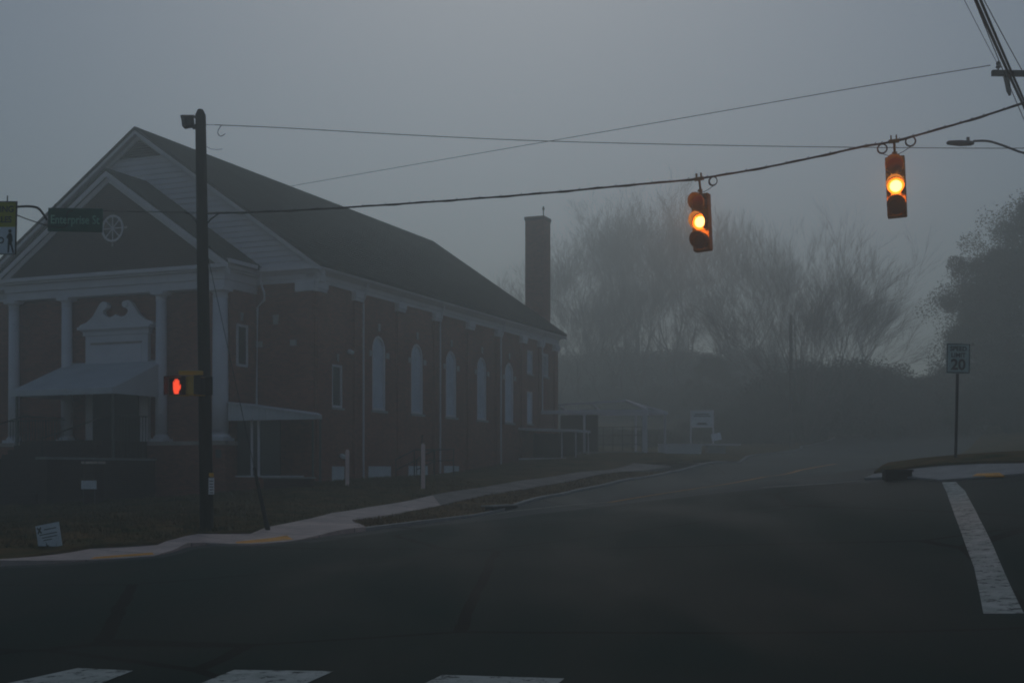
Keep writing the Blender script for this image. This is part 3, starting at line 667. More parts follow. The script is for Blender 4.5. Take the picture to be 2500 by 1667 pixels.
# window on the portico's side wall and its downspout
wx = PX + PH + .001
f = MB().ring([(wx, -1.35, 5.45), (wx, -.62, 5.45), (wx, -.62, 7.05), (wx, -1.35, 7.05)], [(wx, -1.25, 5.55), (wx, -.74, 5.55), (wx, -.74, 6.95), (wx, -1.25, 6.95)], (.05, 0, 0)).build('window', M['white'], ch)
MB().bx(wx, wx + .02, -1.26, -.73, 5.54, 6.96).build('pane', M['glass_dark'], f)
MB().prism([(wx, -1.05, 7.2), (wx, -.93, 7.2), (wx, -.90, 7.5), (wx, -1.08, 7.5)], (.04, 0, 0)).build('keystone', M['stone'], f)
downspout([(PX + PH + .45, -.35, 9.1), (PX + PH + .42, -.35, 8.75), (PX + PH + .55, -.28, 8.3), (PX + PH + .50, -.2, 8.05), (PX + PH + .14, -.12, 7.8), (PX + PH + .10, -.12, 4.05)])
# electrical boxes
MB().bx(-2.75, -2.55, -2.42, -2.33, 2.0, 2.3).build('meter_box', M['steel'], ch)

# ---- canopies at the far end of the side wall
lc = MB().prism([(.02, 20.5, 3.80), (3.3, 20.5, 3.66), (3.3, 20.5, 3.54), (.02, 20.5, 3.68)], (0, 2.2, 0)).build('low_canopy', M['white'], ch)
for x, y in ((2.43, 20.6), (3.2, 22.6), (3.2, 20.6)): MB().tube([(x, y, 2.0), (x, y, 3.6)], .035).build('post', M['white'], lc)
MB().bx(.05, 2.7, 20.4, 20.5, 2.1, 2.2).build('step_edge', M['white'], lc)
MB().bx(.02, 2.4, 22.75, 22.85, 1.5, 3.55).build('dark_backing', M['dark'], lc)  # near-black sheet added to darken the space under the low canopy
# porte-cochere: beam frame, low roof, posts
pc = empty('covered_walkway'); pc.parent = ch
def beam(a, b_, hgt, wd, name='beam', m='white', parent=pc):
    a = Vector(a); b_ = Vector(b_); d = (b_ - a); n = Vector((-d.y, d.x, 0)).normalized() * wd / 2; u = Vector((0, 0, -hgt))
    return MB().prism([a + n, b_ + n, b_ + n + u, a + n + u], -2 * n).build(name, M[m], parent)
A_ = (.05, 23.7, 4.84); B_ = (6.1, 23.7, 4.80); E_ = (8.9, 31.5, 4.2) if False else (6.1, 27.6, 4.62)
beam(A_, B_, .20, .14, 'front_fascia'); beam((6.1, 23.7, 4.80), (6.1, 27.8, 4.80), .16, .12, 'side_fascia')
beam((.05, 27.8, 4.84), (6.1, 27.8, 4.80), .15, .1, 'back_fascia')
rf = MB().prism([(.05, 23.7, 4.85), (6.1, 23.7, 4.81), (4.2, 25.7, 5.42), (.35, 25.7, 5.28)], (0, 0, .03)).prism([(.35, 25.7, 5.28), (4.2, 25.7, 5.42), (6.1, 27.8, 4.81), (.05, 27.8, 4.85)], (0, 0, .03)) if False else None
beam((.35, 25.8, 5.30), (4.3, 25.8, 5.46), .12, .1, 'ridge_beam'); beam((4.3, 25.8, 5.46), (6.1, 23.75, 4.86), .11, .1, 'hip_rafter'); beam((4.3, 25.8, 5.46), (6.1, 27.75, 4.86), .11, .1, 'hip_rafter')
beam((.35, 25.8, 5.28), (.35, 27.8, 4.84), .10, .08, 'rafter'); beam((2.3, 25.8, 5.36), (2.3, 27.8, 4.84), .10, .08, 'rafter')
for x, y, r in ((2.6, 23.7, .05), (6.0, 23.7, .11), (6.0, 27.7, .05), (4.3, 27.7, .05)):
    MB().bx(x - r, x + r, y - r, y + r, 2.0, 4.65).build('post', M['white'], pc)
ramp = MB().bx(.1, 6.0, 23.5, 28, 1.2, 2.55).build('walkway_slab', M['curb'], pc)
fr = MB()
for x in np.arange(2.9, 6.0, .55): fr.tube([(x, 24.4, 2.55), (x, 24.4, 3.9)], .018, 5)
for z in (2.95, 3.45, 3.9): fr.tube([(2.7, 24.4, z), (5.9, 24.4, z)], .018, 5)
fr.build('railing', M['black'], pc)
MB().bx(.05, 2.3, 26.9, 27.0, 2.4, 4.7).build('dark_backing', M['dark'], pc)  # added near-black sheet standing in for the dark walkway interior

# ------------------------------------------------------------------ site furniture round the church
def seg(px0, px1, Y): a = at(px0, 1100, Y); b_ = at(px1, 1100, Y); return (a.x + b_.x) / 2, (b_.x - a.x) / 2
cx_, hw_ = seg(1607, 1712, 78); gz_ = h(cx_, 78)
lw = empty('low_wall', (cx_, 78, gz_)); tag(lw, 'low white painted retaining wall beyond the church canopy', 'wall')
MB().bx(-hw_, hw_, -.12, .12, -.8, 3.14 - gz_).build('wall_body', M['sheet'], lw); MB().bx(-hw_ - .05, hw_ + .03, -.16, .16, 3.14 - gz_, 3.2 - gz_).build('coping', M['white'], lw)
cx_, hw_ = seg(1716, 1806, 78.3); gz_ = h(cx_, 78.3)
ls = empty('loading_slab', (cx_, 78.3, gz_)); tag(ls, 'thin pale concrete slab edge below the church notice board', 'slab')
MB().bx(-hw_, hw_, -.4, .9, 3.08 - gz_, 3.18 - gz_).build('slab_top', M['white'], ls); MB().bx(-hw_ + .3, hw_ * .2, -.3, .8, -.8, 3.08 - gz_).build('slab_base', M['curb'], ls)
# notice board
Yn = 80.0; nb0 = at(1714, 1085, Yn); gz_ = h(nb0.x, nb0.y)
nb = empty('notice_board', (nb0.x, nb0.y, gz_), R(-6)); tag(nb, 'white church notice board on two posts beyond the canopy', 'sign')
bt = 1.5 + (1150 - 1004) / F_ * Yn - gz_; bm_ = 1.5 + (1150 - 1041) / F_ * Yn - gz_
MB().bx(-.66, .66, -.06, .06, bm_, bt).build('board', M['sign_white'], nb); MB().ring([(-.74, -.08, bm_ - .07), (.74, -.08, bm_ - .07), (.74, -.08, bt + .07), (-.74, -.08, bt + .07)], [(-.66, -.08, bm_), (.66, -.08, bm_), (.66, -.08, bt), (-.66, -.08, bt)], (0, .16, 0)).build('frame', M['white'], nb)
for s in (-1, 1): MB().bx(s * .7 - .05, s * .7 + .05, -.05, .05, -.5, bm_ - .07).build('post', M['white'], nb)
tl = MB()
for z_, wd in ((bt - .18, .9), (bt - .30, 1.05), (bt - .75, .55), (bt - .82, .7)): tl.bx(-wd / 2, wd / 2, -.072, -.061, z_ - .03, z_ + .03)
tl.build('lettering', M['steel'], nb)
# small tilted sign by it
q = at(1758, 1064, 79); sn = empty('small_sign', (q.x, q.y, h(q.x, q.y)), rot=(0, R(-12), R(-6))); tag(sn, 'small tilted white yard sign right of the church notice board', 'sign')
zz = q.z - h(q.x, q.y)
MB().bx(-.3, .3, -.01, .01, zz - .25, zz + .2).build('panel', M['sign_white'], sn); MB().tube([(-.2, 0, -.1), (-.2, 0, zz - .2)], .01, 5).tube([(.2, 0, -.1), (.2, 0, zz - .2)], .01, 5).build('stake', M['steel'], sn)

# bollard posts
for px, yb, yt, Y, lb in ((848, 1170, 1097, 43.5, 'pinkish white post on the grass before the basement windows, left one near the downspout'), (1033, 1168, 1082, 43.5, 'taller pinkish white post beside the black stair railing')):
    x, y = (px - CX) / F_ * Y, Y; z = h(x, y); top = 1.5 + (1150 - yt) / F_ * Y
    t = empty('marker_post', (x, y, z), R(10)); tag(t, lb, 'post', 'pinkish posts beside the church')
    MB().bx(-.065, .065, -.065, .065, -.3, top - z - .05).build('shaft', M['post'], t); MB().prism([(-.065, -.065, top - z - .05), (.065, -.065, top - z - .05), (.03, -.065, top - z), (-.03, -.065, top - z)], (0, .13, 0)).build('cap', M['post'], t)
# stair railings near the wall
x, y = W(3.0, 2.6); hr = empty('stair_railing', (x, y, h(x, y) + .05), YAW); tag(hr, 'black pipe railing of the basement steps against the side wall', 'railing')
for xo in (0, -.9):
    r_ = MB()
    r_.tube([(xo, 0, -.3), (xo, 0, .75), (xo, 1.6, 1.15), (xo, 3.4, 1.2), (xo, 3.4, -.2)], .025, 6).tube([(xo, 0, .35), (xo, 1.6, .7), (xo, 3.4, .75)], .02, 6).tube([(xo, 1.6, -.3), (xo, 1.6, 1.15)], .025, 6)
    r_.build('rail', M['black'], hr)
x, y = at(1024, 1100, 44.6).xy; lr = empty('leaning_rod', (x, y, h(x, y))); tag(lr, 'thin dark rod leaning beside the taller pinkish post', 'rod')
MB().tube([(0, 0, -.2), (.1, 0, 1.9)], .018, 6).build('shaft', M['black'], lr)
# small white sign and planter before the portico
q = at(217, 1183, 41); gz_ = h(q.x, q.y); ps_ = empty('lawn_sign', (q.x, q.y, gz_), R(5)); tag(ps_, 'small blank white panel standing before the church portico', 'sign')
MB().bx(-.24, .24, -.015, .015, q.z - gz_ - .14, q.z - gz_ + .14).build('panel', M['sign_white'], ps_)
for s in (-1, 1): MB().tube([(s * .18, .02, -.1), (s * .18, .02, q.z - gz_ + .1)], .012, 5).build('stake', M['steel'], ps_)
q = at(228, 1128, 41.5); bx_ = empty('brick_pier', (q.x, q.y, h(q.x, q.y)), YAW); tag(bx_, 'low brick pier with tan cap behind the small white panel', 'pier')
zz = q.z - h(q.x, q.y); MB().bx(-.22, .22, -.22, .22, -.3, zz - .05).build('shaft', M['brick_dark'], bx_); MB().bx(-.27, .27, -.27, .27, zz - .05, zz + .03).build('cap', M['conc'], bx_)
# stairwell curb in the bank, its shaded side put into the dark body colour
x, y = W(1.6, -4.4); wc = empty('well_curb', (x, y, h(x, y)), YAW); tag(wc, 'low stairwell curb with darkened shaded side in the bank at the church corner', 'planter')
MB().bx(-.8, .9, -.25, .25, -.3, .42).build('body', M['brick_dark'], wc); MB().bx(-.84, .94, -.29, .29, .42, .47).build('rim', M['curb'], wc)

# ------------------------------------------------------------------ wooden pole with its gear
Yp = 28.0; pb = at(505, 1302, Yp); pgz = h(pb.x, pb.y) + .1
pole = empty('wooden_pole', (pb.x, pb.y, pgz)); tag(pole, 'dark wooden utility pole at the church corner carrying the pedestrian signals', 'utility pole')
zt = 1.5 + (1150 - 268) / F_ * Yp - pgz; lean = (490 - 506) / F_ * Yp
MB().tube([(0, 0, -1), (0, 0, 0), (lean * .4, 0, zt * .4), (lean * .97, 0, zt - .12), (lean, 0, zt)], [.155, .15, .135, .115, .06], 14).build('shaft', M['wood'], pole, smooth=True)
def ploc(px, py, dy=0.0):
    v = at(px, py, Yp + dy); return (v.x - pb.x, v.y - pb.y, v.z - pgz)
# small flood lamp at the top
fl = MB().box(ploc(459, 299, -.1), (.24, .22, .22), rot=Matrix.Rotation(R(-6), 3, 'Y')).build('sensor_housing', M['black'], pole, bevel=.02)
MB().box(ploc(450, 298, -.12), (.06, .26, .24), rot=Matrix.Rotation(R(-14), 3, 'Y')).build('face', M['steel'], fl)
MB().box(ploc(463, 285, -.1), (.24, .2, .02)).build('hood', M['steel'], fl); MB().box(ploc(476, 310, -.05), (.10, .06, .10)).build('bracket', M['black'], fl)
# push button and its sign
MB().box(ploc(516, 1186, -.16), (.12, .02, .36), rz=R(8)).build('instruction_sign', M['sign_white'], pole)
MB().bx(0, 0, 0, 0, 0, 0).bm.free()
tl = MB()
for k in range(5): v = ploc(516, 1174 + k * 7, -.175); tl.box(v, (.08, .004, .018), rz=R(8))
tl.build('sign_marks', M['ink'], pole)
MB().box(ploc(516, 1159, -.17), (.09, .08, .09)).build('push_button', M['ped_yellow'], pole, bevel=.015)
# guy wire with guard
ga = Vector(ploc(493, 560)); gb = at(656, 1262, 28.6); gb = Vector((gb.x - pb.x, gb.y - pb.y, h(gb.x, gb.y) - pgz))
gm = ga.lerp(gb, .78)
gw = MB().tube([ga, gb], .007, 5).build('guy_wire', M['cable'], pole); MB().tube([gm, ga.lerp(gb, .9), gb], [.035, .045, .06], 8).build('guy_guard', M['black'], pole)
# loops of cable on the pole where spans arrive
MB().tube([ploc(500, 553), ploc(515, 535), ploc(535, 521), ploc(560, 519)], .016, 6).build('cable_tail', M['cable'], pole)
MB().tube([ploc(488, 556), ploc(478, 540), ploc(466, 524), ploc(450, 518)], .016, 6).build('cable_tail', M['cable'], pole)
MB().tube([ploc(497, 305, .05), ploc(520, 305, .05)], .006, 5).build('dead_end', M['cable'], pole)
MB().tube([ploc(503, 358), ploc(515, 364), ploc(530, 366), ploc(543, 364)], .005, 5).build('loose_wire', M['cable'], pole)

def ped_signal(px, py, yaw, lab, lit):
    v = at(px, py, Yp - .33); t = empty('pedestrian_signal', v, yaw); tag(t, lab, 'pedestrian signal', 'pedestrian signals on the wooden pole')
    MB().bx(-.21, .21, -.02, .19, -.21, .21).build('housing', M['ped_yellow'], t, bevel=.025)
    vs = MB().bx(-.21, .21, -.20, -.022, .20, .215).bx(-.215, -.20, -.20, -.022, -.19, .2).bx(.20, .215, -.20, -.022, -.19, .2).build('visor', M['visor'], t)
    MB().bx(-.19, .19, -.028, -.02, -.19, .19).build('face', M['ink'], t)
    MB().bx(-.04, .04, .19, .30, .10, .16).bx(-.04, .04, .19, .30, -.16, -.10).build('mount_arm', M['ped_yellow'], t)
    if lit:
        hand = [(-.055, -.165), (.045, -.165), (.055, -.10), (.085, -.06), (.135, .01), (.13, .04), (.105, .045), (.07, .01), (.062, .03), (.062, .12), (.048, .135), (.034, .12), (.03, .05), (.026, .15), (.010, .168), (-.006, .15), (-.010, .05), (-.016, .145), (-.031, .16), (-.046, .145), (-.048, .04), (-.056, .10), (-.07, .113), (-.084, .10), (-.084, -.06)]
        hnd = MB().prism([(a, -.034, b) for a, b in hand], (0, .004, 0)).build('hand_symbol', M['hand'], t)
    return t
M['hand'] = emis('lit_hand', (1.0, .075, .025), 5.0)
ped_signal(433, 943, R(-16), 'pedestrian signal on the wooden pole showing a lit red hand', True)
ped_signal(486, 942, R(66), 'unlit pedestrian signal on the wooden pole turned away to the right', False)
MB().bx(0, 0, 0, 0, 0, 0).bm.free()
v1, v2 = ploc(440, 908, -.25), ploc(492, 908, -.25)
MB().box(((v1[0] + v2[0]) / 2, v1[1], v1[2] - .02), (.52, .10, .09)).build('signal_bracket', M['ped_yellow'], pole, bevel=.01)
lp = bpy.data.lights.new('hand_light', 'POINT'); lo = bpy.data.objects.new('hand_light', lp); C.objects.link(lo); lo.location = at(430, 943, Yp - .55); lp.energy = 2.5; lp.color = (1, .10, .03); lp.shadow_soft_size = .05

# ------------------------------------------------------------------ span wires and traffic signals
def cat(a, b, sag, n=24):
    a = Vector(a); b = Vector(b); return [a.lerp(b, t) - Vector((0, 0, sag * 4 * t * (1 - t))) for t in np.linspace(0, 1, n)]
def smooth_path(pts, n=10):
    pts = [Vector(p) for p in pts]; out = []
    for i in range(len(pts) - 1):
        p0 = pts[max(i - 1, 0)]; p1 = pts[i]; p2 = pts[i + 1]; p3 = pts[min(i + 2, len(pts) - 1)]
        for k in range(n):
            t = k / n; out.append(.5 * ((2 * p1) + (-p0 + p2) * t + (2 * p0 - 5 * p1 + 4 * p2 - p3) * t * t + (-p0 + 3 * p1 - 3 * p2 + p3) * t ** 3))
    out.append(pts[-1]); return out
def spanY(px): return 25.03 / (1 + .437 * (px - CX) / F_)
sp_px = [(500, 522), (700, 515), (920, 502), (1150, 486), (1350, 470), (1530, 453), (1708, 436), (1900, 403), (2100, 360), (2183, 345), (2330, 305), (2500, 252)]
sp = [at(px, py, spanY(px)) for px, py in sp_px]
sp += [Vector((12.0, 25.03 - .437 * 12, 8.55)), Vector((16.0, 25.03 - .437 * 16, 9.6))]
path = smooth_path(sp, 12)
swc = MB(); swc.tube(path, .019, 7)
# lashed messenger wire winding loosely round the cable
hel = []
dist = 0; prev = None
for p in smooth_path(sp, 40):
    if prev is not None: dist += (p - prev).length
    prev = p; a = dist * 5.0; hel.append(p + Vector((0, math.cos(a), math.sin(a))) * .018)
swc.tube(hel, .009, 5)
span = swc.build('span_wire', M['cable'], None); tag(span, 'thick black span cable carrying the two amber traffic signals', 'cable')
ties = MB()
for i in range(4, len(path) - 2, 3):
    p = path[i]; ties.tube([p + Vector((-.02, 0, -.02)), p + Vector((.03, 0, .045))], .006, 5)
ties.build('cable_tie', M['cable'], span)
# left span with street signs
l_a = at(488, 519, Yp); l_b = at(180, 513, 23.8); l_c = at(-10, 505, 22.0); l_d = Vector((-14.0, 8.0, 8.2))
ls_ = MB().tube(smooth_path([l_a, at(330, 517, 26), l_b, l_c, l_d], 10), .010, 6).build('sign_span_wire', M['cable']); tag(ls_, 'thin span wire running left from the wooden pole past the street name sign', 'cable')
cbl = MB().tube(smooth_path([at(42, 505, 22.3), at(70, 504, 22.6), at(92, 508, 22.8), at(105, 522, 23.0), at(114, 536, 23.2)], 6), .022, 6).build('cable_end', M['cable'], ls_)

def ring_coil(p, r, parent, base):
    g = MB(); p = Vector(p)
    for k in range(3):
        o = Vector((0, .012 * k - .012, .004 * k)); rr = r - .006 * k
        g.tube([p + o + Vector((rr * math.cos(a), 0, rr * math.sin(a))) for a in np.linspace(0, 2 * math.pi, 25)], .0085, 5, cap=False)
    return g.build('cable_coil', M['cable'], parent)
M['amber'] = emis('lit_amber', (1.0, .23, .01), 7.0); M['bulb'] = emis('lit_bulb', (1.0, .50, .15), 17.0)
def signal(px_wire, py_wire, px_top, py_top, yaw, roll, coils, lab):
    Y = spanY(px_wire); top = at(px_top, py_top, Y)
    t = empty('traffic_signal', top, rot=(0, roll, yaw)); tag(t, lab, 'traffic signal', 'amber traffic signals hung from the span wire')
    H3 = 1.06; s = .345
    MB().bx(-.165, .165, .0, .17, -H3, 0).build('housing', M['amber_body'], t, bevel=.02)
    for k, (ln) in enumerate(('lens_red', 'amber', 'lens_green')):
        zc = -.178 - k * .352
        # door rim
        dr = MB().bx(-.16, .16, -.012, .0, zc - .165, zc + .165).build('door', M['amber_body'], t, bevel=.006)
        le = MB().tube([(0, -.020, zc), (0, -.014, zc)], [.142, .142], 24).build('lens', M[ln], t)
        if k == 1: MB().lathe([(.100, 0), (.085, .012), (.04, .02)], 20).build('bulb', M['bulb'], le).matrix_local = Matrix.Translation((0, -.022, zc)) @ Matrix.Rotation(R(90), 4, 'X')
        # tunnel visor: open at the bottom quarter, slopes forward at the top
        g = MB(); n = 22; a0, a1 = R(-58), R(238); o1 = []; 
        for i in range(n + 1):
            a = a0 + (a1 - a0) * i / n; r1, r2 = .158, .150; u = (math.sin(a) + 1) / 2
            yl = -.012 - (.10 + .16 * u)
            o1.append([g.bm.verts.new((r * math.cos(a), yy2, zc + r * math.sin(a))) for r, yy2 in ((r1, -.012), (r1, yl), (r2, yl), (r2, -.012))])
        for i in range(n):
            for j in range(4): g.bm.faces.new((o1[i][j], o1[i][(j + 1) % 4], o1[i + 1][(j + 1) % 4], o1[i + 1][j]))
        g.build('visor', M['visor'] , t)
    # hanger up to the wire
    wz = at(px_wire, py_wire, Y); Minv = Matrix.Rotation(-yaw, 4, 'Z'); dl = wz - top
    dl = (Matrix.Rotation(yaw, 4, 'Z') @ Matrix.Rotation(roll, 4, 'Y')).inverted() @ dl
    hg = MB().tube([(0, .08, -.01), (dl.x * .3, .06, dl.z * .25), (dl.x, .0, dl.z)], [.04, .022, .022], 8).tube([(dl.x * .2, .05, dl.z * .15), (dl.x * .35, .04, dl.z * .32)], .045, 8)
    hg.box((dl.x, 0, dl.z), (.17, .05, .06)).box((dl.x - .05, 0, dl.z + .06), (.025, .04, .09)).box((dl.x + .04, 0, dl.z + .06), (.025, .04, .09)).build('hanger', M['amber_body'], t)
    MI = (Matrix.Translation(top) @ Matrix.Rotation(yaw, 4, 'Z') @ Matrix.Rotation(roll, 4, 'Y')).inverted()
    for cpx, cpy, r in coils:
        cpt = MI @ at(cpx, cpy, Y); ring_coil(cpt, r, t, None)
        MB().tube(smooth_path([cpt + Vector((0, 0, -r)), cpt.lerp(Vector((0, .05, .02)), .5) + Vector((0, 0, -.06)), (0, .06, .02)], 6), .006, 5).build('drop_cable', M['cable'], t)
    l = bpy.data.lights.new('signal_light', 'POINT'); lo2 = bpy.data.objects.new('signal_light', l); C.objects.link(lo2); lo2.parent = t
    lo2.location = (-.0, -.40, -.53); l.energy = 130; l.color = (1.0, .30, .04); l.shadow_soft_size = .06
    return t
signal(1707, 437, 1707, 473, R(-30), R(-2.6), [(1741, 443, .085)], 'left amber signal hung on the span cable, one coil at its hanger')
signal(2183, 345, 2184, 381, R(-20), R(-2.4), [(2154, 364, .085), (2223, 346, .088)], 'right amber signal hung on the span cable between two coils')

# street name sign and turn sign on the left span
v = at(184, 538, 23.8); sg = empty('street_name_sign', v, rot=(0, R(1.6), R(-4))); tag(sg, 'green street name sign hanging left of the wooden pole', 'street sign')
MB().bx(-.525, .525, -.02, .02, -.215, .225).build('panel', M['sign_green'], sg, bevel=.01)
text_mesh('lettering', 'Enterprise St', .225, M['letter_white'], sg, Matrix.Translation((0, -.024, .0)) @ FACE, .002, .003, .80)
for s in (-.4, .4): MB().tube([(s, .0, .225), (s, 0, .30)], .012, 5).build('hanger', M['steel'], sg)
v = at(-10, 557, 22.0); ts = empty('turn_yield_sign', v, rot=(0, R(1.5), R(-8))); tag(ts, 'yellow and white turning vehicles sign cut by the left edge', 'traffic sign')
MB().bx(-.38, .38, -.012, .012, .02, .455).build('yellow_panel', M['sign_yellow'], ts)
MB().bx(-.38, .38, -.012, .012, -.455, .015).build('white_panel', M['sign_white'], ts)
MB().ring([(-.385, -.02, -.46), (.385, -.02, -.46), (.385, -.02, .46), (-.385, -.02, .46)], [(-.37, -.02, -.445), (.37, -.02, -.445), (.37, -.02, .445), (-.37, -.02, .445)], (0, .03, 0)).build('border', M['ink'], ts)
text_mesh('lettering', 'TURNING', .15, M['ink'], ts, Matrix.Translation((0, -.014, .32)) @ FACE, .002, .003)
text_mesh('lettering', 'VEHICLES', .15, M['ink'], ts, Matrix.Translation((0, -.014, .14)) @ FACE, .002, .003, .93)
text_mesh('lettering', 'TO', .15, M['ink'], ts, Matrix.Translation((.06, -.014, -.22)) @ FACE, .002, .003)
fig = [(-.02, .0), (.025, -.0), (.045, -.05), (.05, -.14), (.035, -.16), (.06, -.25), (.085, -.34), (.06, -.35), (.02, -.22), (.0, -.2), (-.01, -.34), (-.035, -.34), (-.035, -.2), (-.03, -.10), (-.06, -.08), (-.055, -.05)]
fg = MB().prism([(.27 + a, -.016, -.09 + b) for a, b in fig], (0, .003, 0)).tube([(.27, -.017, -.055), (.27, -.013, -.055)], .03, 10).build('walking_figure', M['ink'], ts)
MB().ring([(-.33, -.018, -.09), (-.05, -.018, -.09), (-.19, -.018, -.34)], [(-.28, -.018, -.12), (-.10, -.018, -.12), (-.19, -.018, -.28)], (0, .004, 0)).build('yield_triangle', M['hand_unlit'] if 'hand_unlit' in M else M['lens_red'], ts)
for s in (-.2, .2): MB().tube([(s, 0, .45), (s, 0, .56)], .012, 5).build('hanger', M['steel'], ts)

# yard sign
v = at(123, 1307, 24.3); gz_ = h(v.x, v.y) + .1; ys = empty('yard_sign', (v.x, v.y, gz_), rot=(0, R(-10), R(-18))); tag(ys, 'tilted white yard sign standing in the grass at the lower left', 'yard sign')
zc = v.z - gz_
MB().bx(-.27, .27, -.006, .006, zc - .23, zc + .23).build('panel', M['sign_white'], ys)
tl = MB()
for z_, x_, wd in ((.13, .06, .28), (.04, 0, .40), (-.02, .02, .34), (-.07, -.03, .2)): tl.bx(x_ - wd / 2, x_ + wd / 2, -.011, -.007, zc + z_ - .008, zc + z_ + .008)
for a in (-1, 1): tl.box((-.19, -.009, zc + .13), (.03, .004, .14), rot=Matrix.Rotation(a * R(35), 3, 'Y'))
tl.build('lettering', M['steel'], ys)
for s in (-.15, .15): MB().tube([(s, 0, -.1), (s, 0, zc - .1)], .006, 5).build('stake', M['steel'], ys)

# ------------------------------------------------------------------ speed limit sign
Ys = 31.5; sb = at(2333, 1123, Ys); gz_ = h(sb.x, sb.y); sps = empty('speed_limit_sign', (sb.x, sb.y, gz_), rot=(0, R(1.2), R(3))); tag(sps, 'speed limit 20 sign on a steel post at the right corner', 'speed sign')
zc = 1.5 + (1150 - 875) / F_ * Ys - gz_
MB().bx(-.03, .03, -.02, .02, -.4, zc + .2).build('post', M['black'], sps)
MB().bx(-.305, .305, -.035, -.022, zc - .375, zc + .375).build('panel', mat('aged_sign_face', (.55, .66, .62), .6, .1, 3), sps, bevel=.004)
MB().ring([(-.29, -.038, zc - .36), (.29, -.038, zc - .36), (.29, -.038, zc + .36), (-.29, -.038, zc + .36)], [(-.27, -.038, zc - .34), (.27, -.038, zc - .34), (.27, -.038, zc + .34), (-.27, -.038, zc + .34)], (0, .003, 0)).build('border', M['ink'], sps)
for t_, sz, z_, bo in (('SPEED', .155, .235, .004), ('LIMIT', .155, .075, .004), ('20', .37, -.165, .010)):
    text_mesh('lettering', t_, sz, M['ink'], sps, Matrix.Translation((0, -.037, zc + z_)) @ FACE, .001, bo)
# storm drain box on the corner
q = G(2200, 1172); sdn = empty('storm_drain', (q[0], q[1] + .3, h(*q)), R(-8)); tag(sdn, 'dark storm drain box in the kerb of the far right corner', 'storm drain')
MB().bx(-.30, .30, -.22, .30, -.1, .20).build('throat', M['dark'], sdn); MB().bx(-.33, .33, -.27, .33, .20, .24).build('lid', M['black'], sdn)
q = G(1232, 1246); sd2 = empty('kerb_inlet', (q[0], q[1], h(*q)), R(60)); tag(sd2, 'dark storm inlet opening in the left kerb of the side street', 'storm drain')
MB().bx(-.75, .75, -.03, .25, -.1, .13).build('throat', M['dark'], sd2); MB().bx(-.8, .8, -.06, .35, .13, .17).build('lid', M['curb'], sd2)

# ------------------------------------------------------------------ right utility pole, street lamp, power lines
Yu = 30.5; uX = 12.95; uz = h(uX, Yu)
up = empty('power_pole', (uX, Yu, uz)); tag(up, 'tall power pole outside the right edge whose crossarm end reaches into view', 'utility pole')
MB().tube([(0, 0, -1), (0, 0, 11.4 - uz)], [.17, .12], 12).build('shaft', M['wood'], up)
ca = at(2422, 182, Yu); cz_ = ca.z - uz
arm = MB().box(((ca.x - uX) / 2 + .1 + .55, -.18, cz_ - .05), (uX - ca.x + 1.5, .10, .13), rz=R(3)).build('crossarm', M['wood'], up)
def insul(x, z, parent, down=False):
    s = -1 if down else 1
    return MB().lathe([(.02, 0), (.02, s * .06), (.06, s * .08), (.06, s * .12), (.035, s * .14), (.055, s * .17), (.055, s * .2), (.02, s * .24)][::s], 12, (x, -.18, z)).build('insulator', M['steel'], parent)
iz = cz_ + .02
insul(ca.x - uX + .08, iz, arm)
MB().tube([(ca.x - uX + .27, -.18, cz_ - .1), (ca.x - uX + .33, -.18, cz_ - .45), (ca.x - uX + .36, -.18, cz_ - .56)], [.07, .055, .03], 10).build('cutout_fuse', M['steel'], arm)
# lamp with arm
la = at(2377, 350, Yu - .4)
sl2 = empty('street_lamp', (uX, Yu, 1.5 + (1150 - 385) / F_ * Yu)); tag(sl2, 'cobra head street lamp on a curved arm at the right edge', 'street lamp')
o0 = Vector((uX, Yu, 1.5 + (1150 - 385) / F_ * Yu))
def rel(v): return Vector(v) - o0
MB().tube(smooth_path([(0, 0, 0), rel(at(2500, 374, Yu)), rel(at(2450, 356, Yu)), rel(at(2412, 345, Yu)), rel(at(2376, 345, Yu))], 6), .028, 8).build('arm', M['steel'], sl2)
hc = rel(at(2345, 350, Yu))
MB().tube([hc + Vector((-.33, 0, .0)), hc + Vector((-.28, 0, .01)), hc + Vector((0, 0, .0)), hc + Vector((.25, 0, .0)), hc + Vector((.32, 0, .0))], [.03, .055, .075, .06, .03], 12).build('lamp_head', M['steel'], sl2)
MB().tube([hc + Vector((.18, 0, .05)), hc + Vector((.18, 0, .14))], .04, 8).build('photocell', M['steel'], sl2)
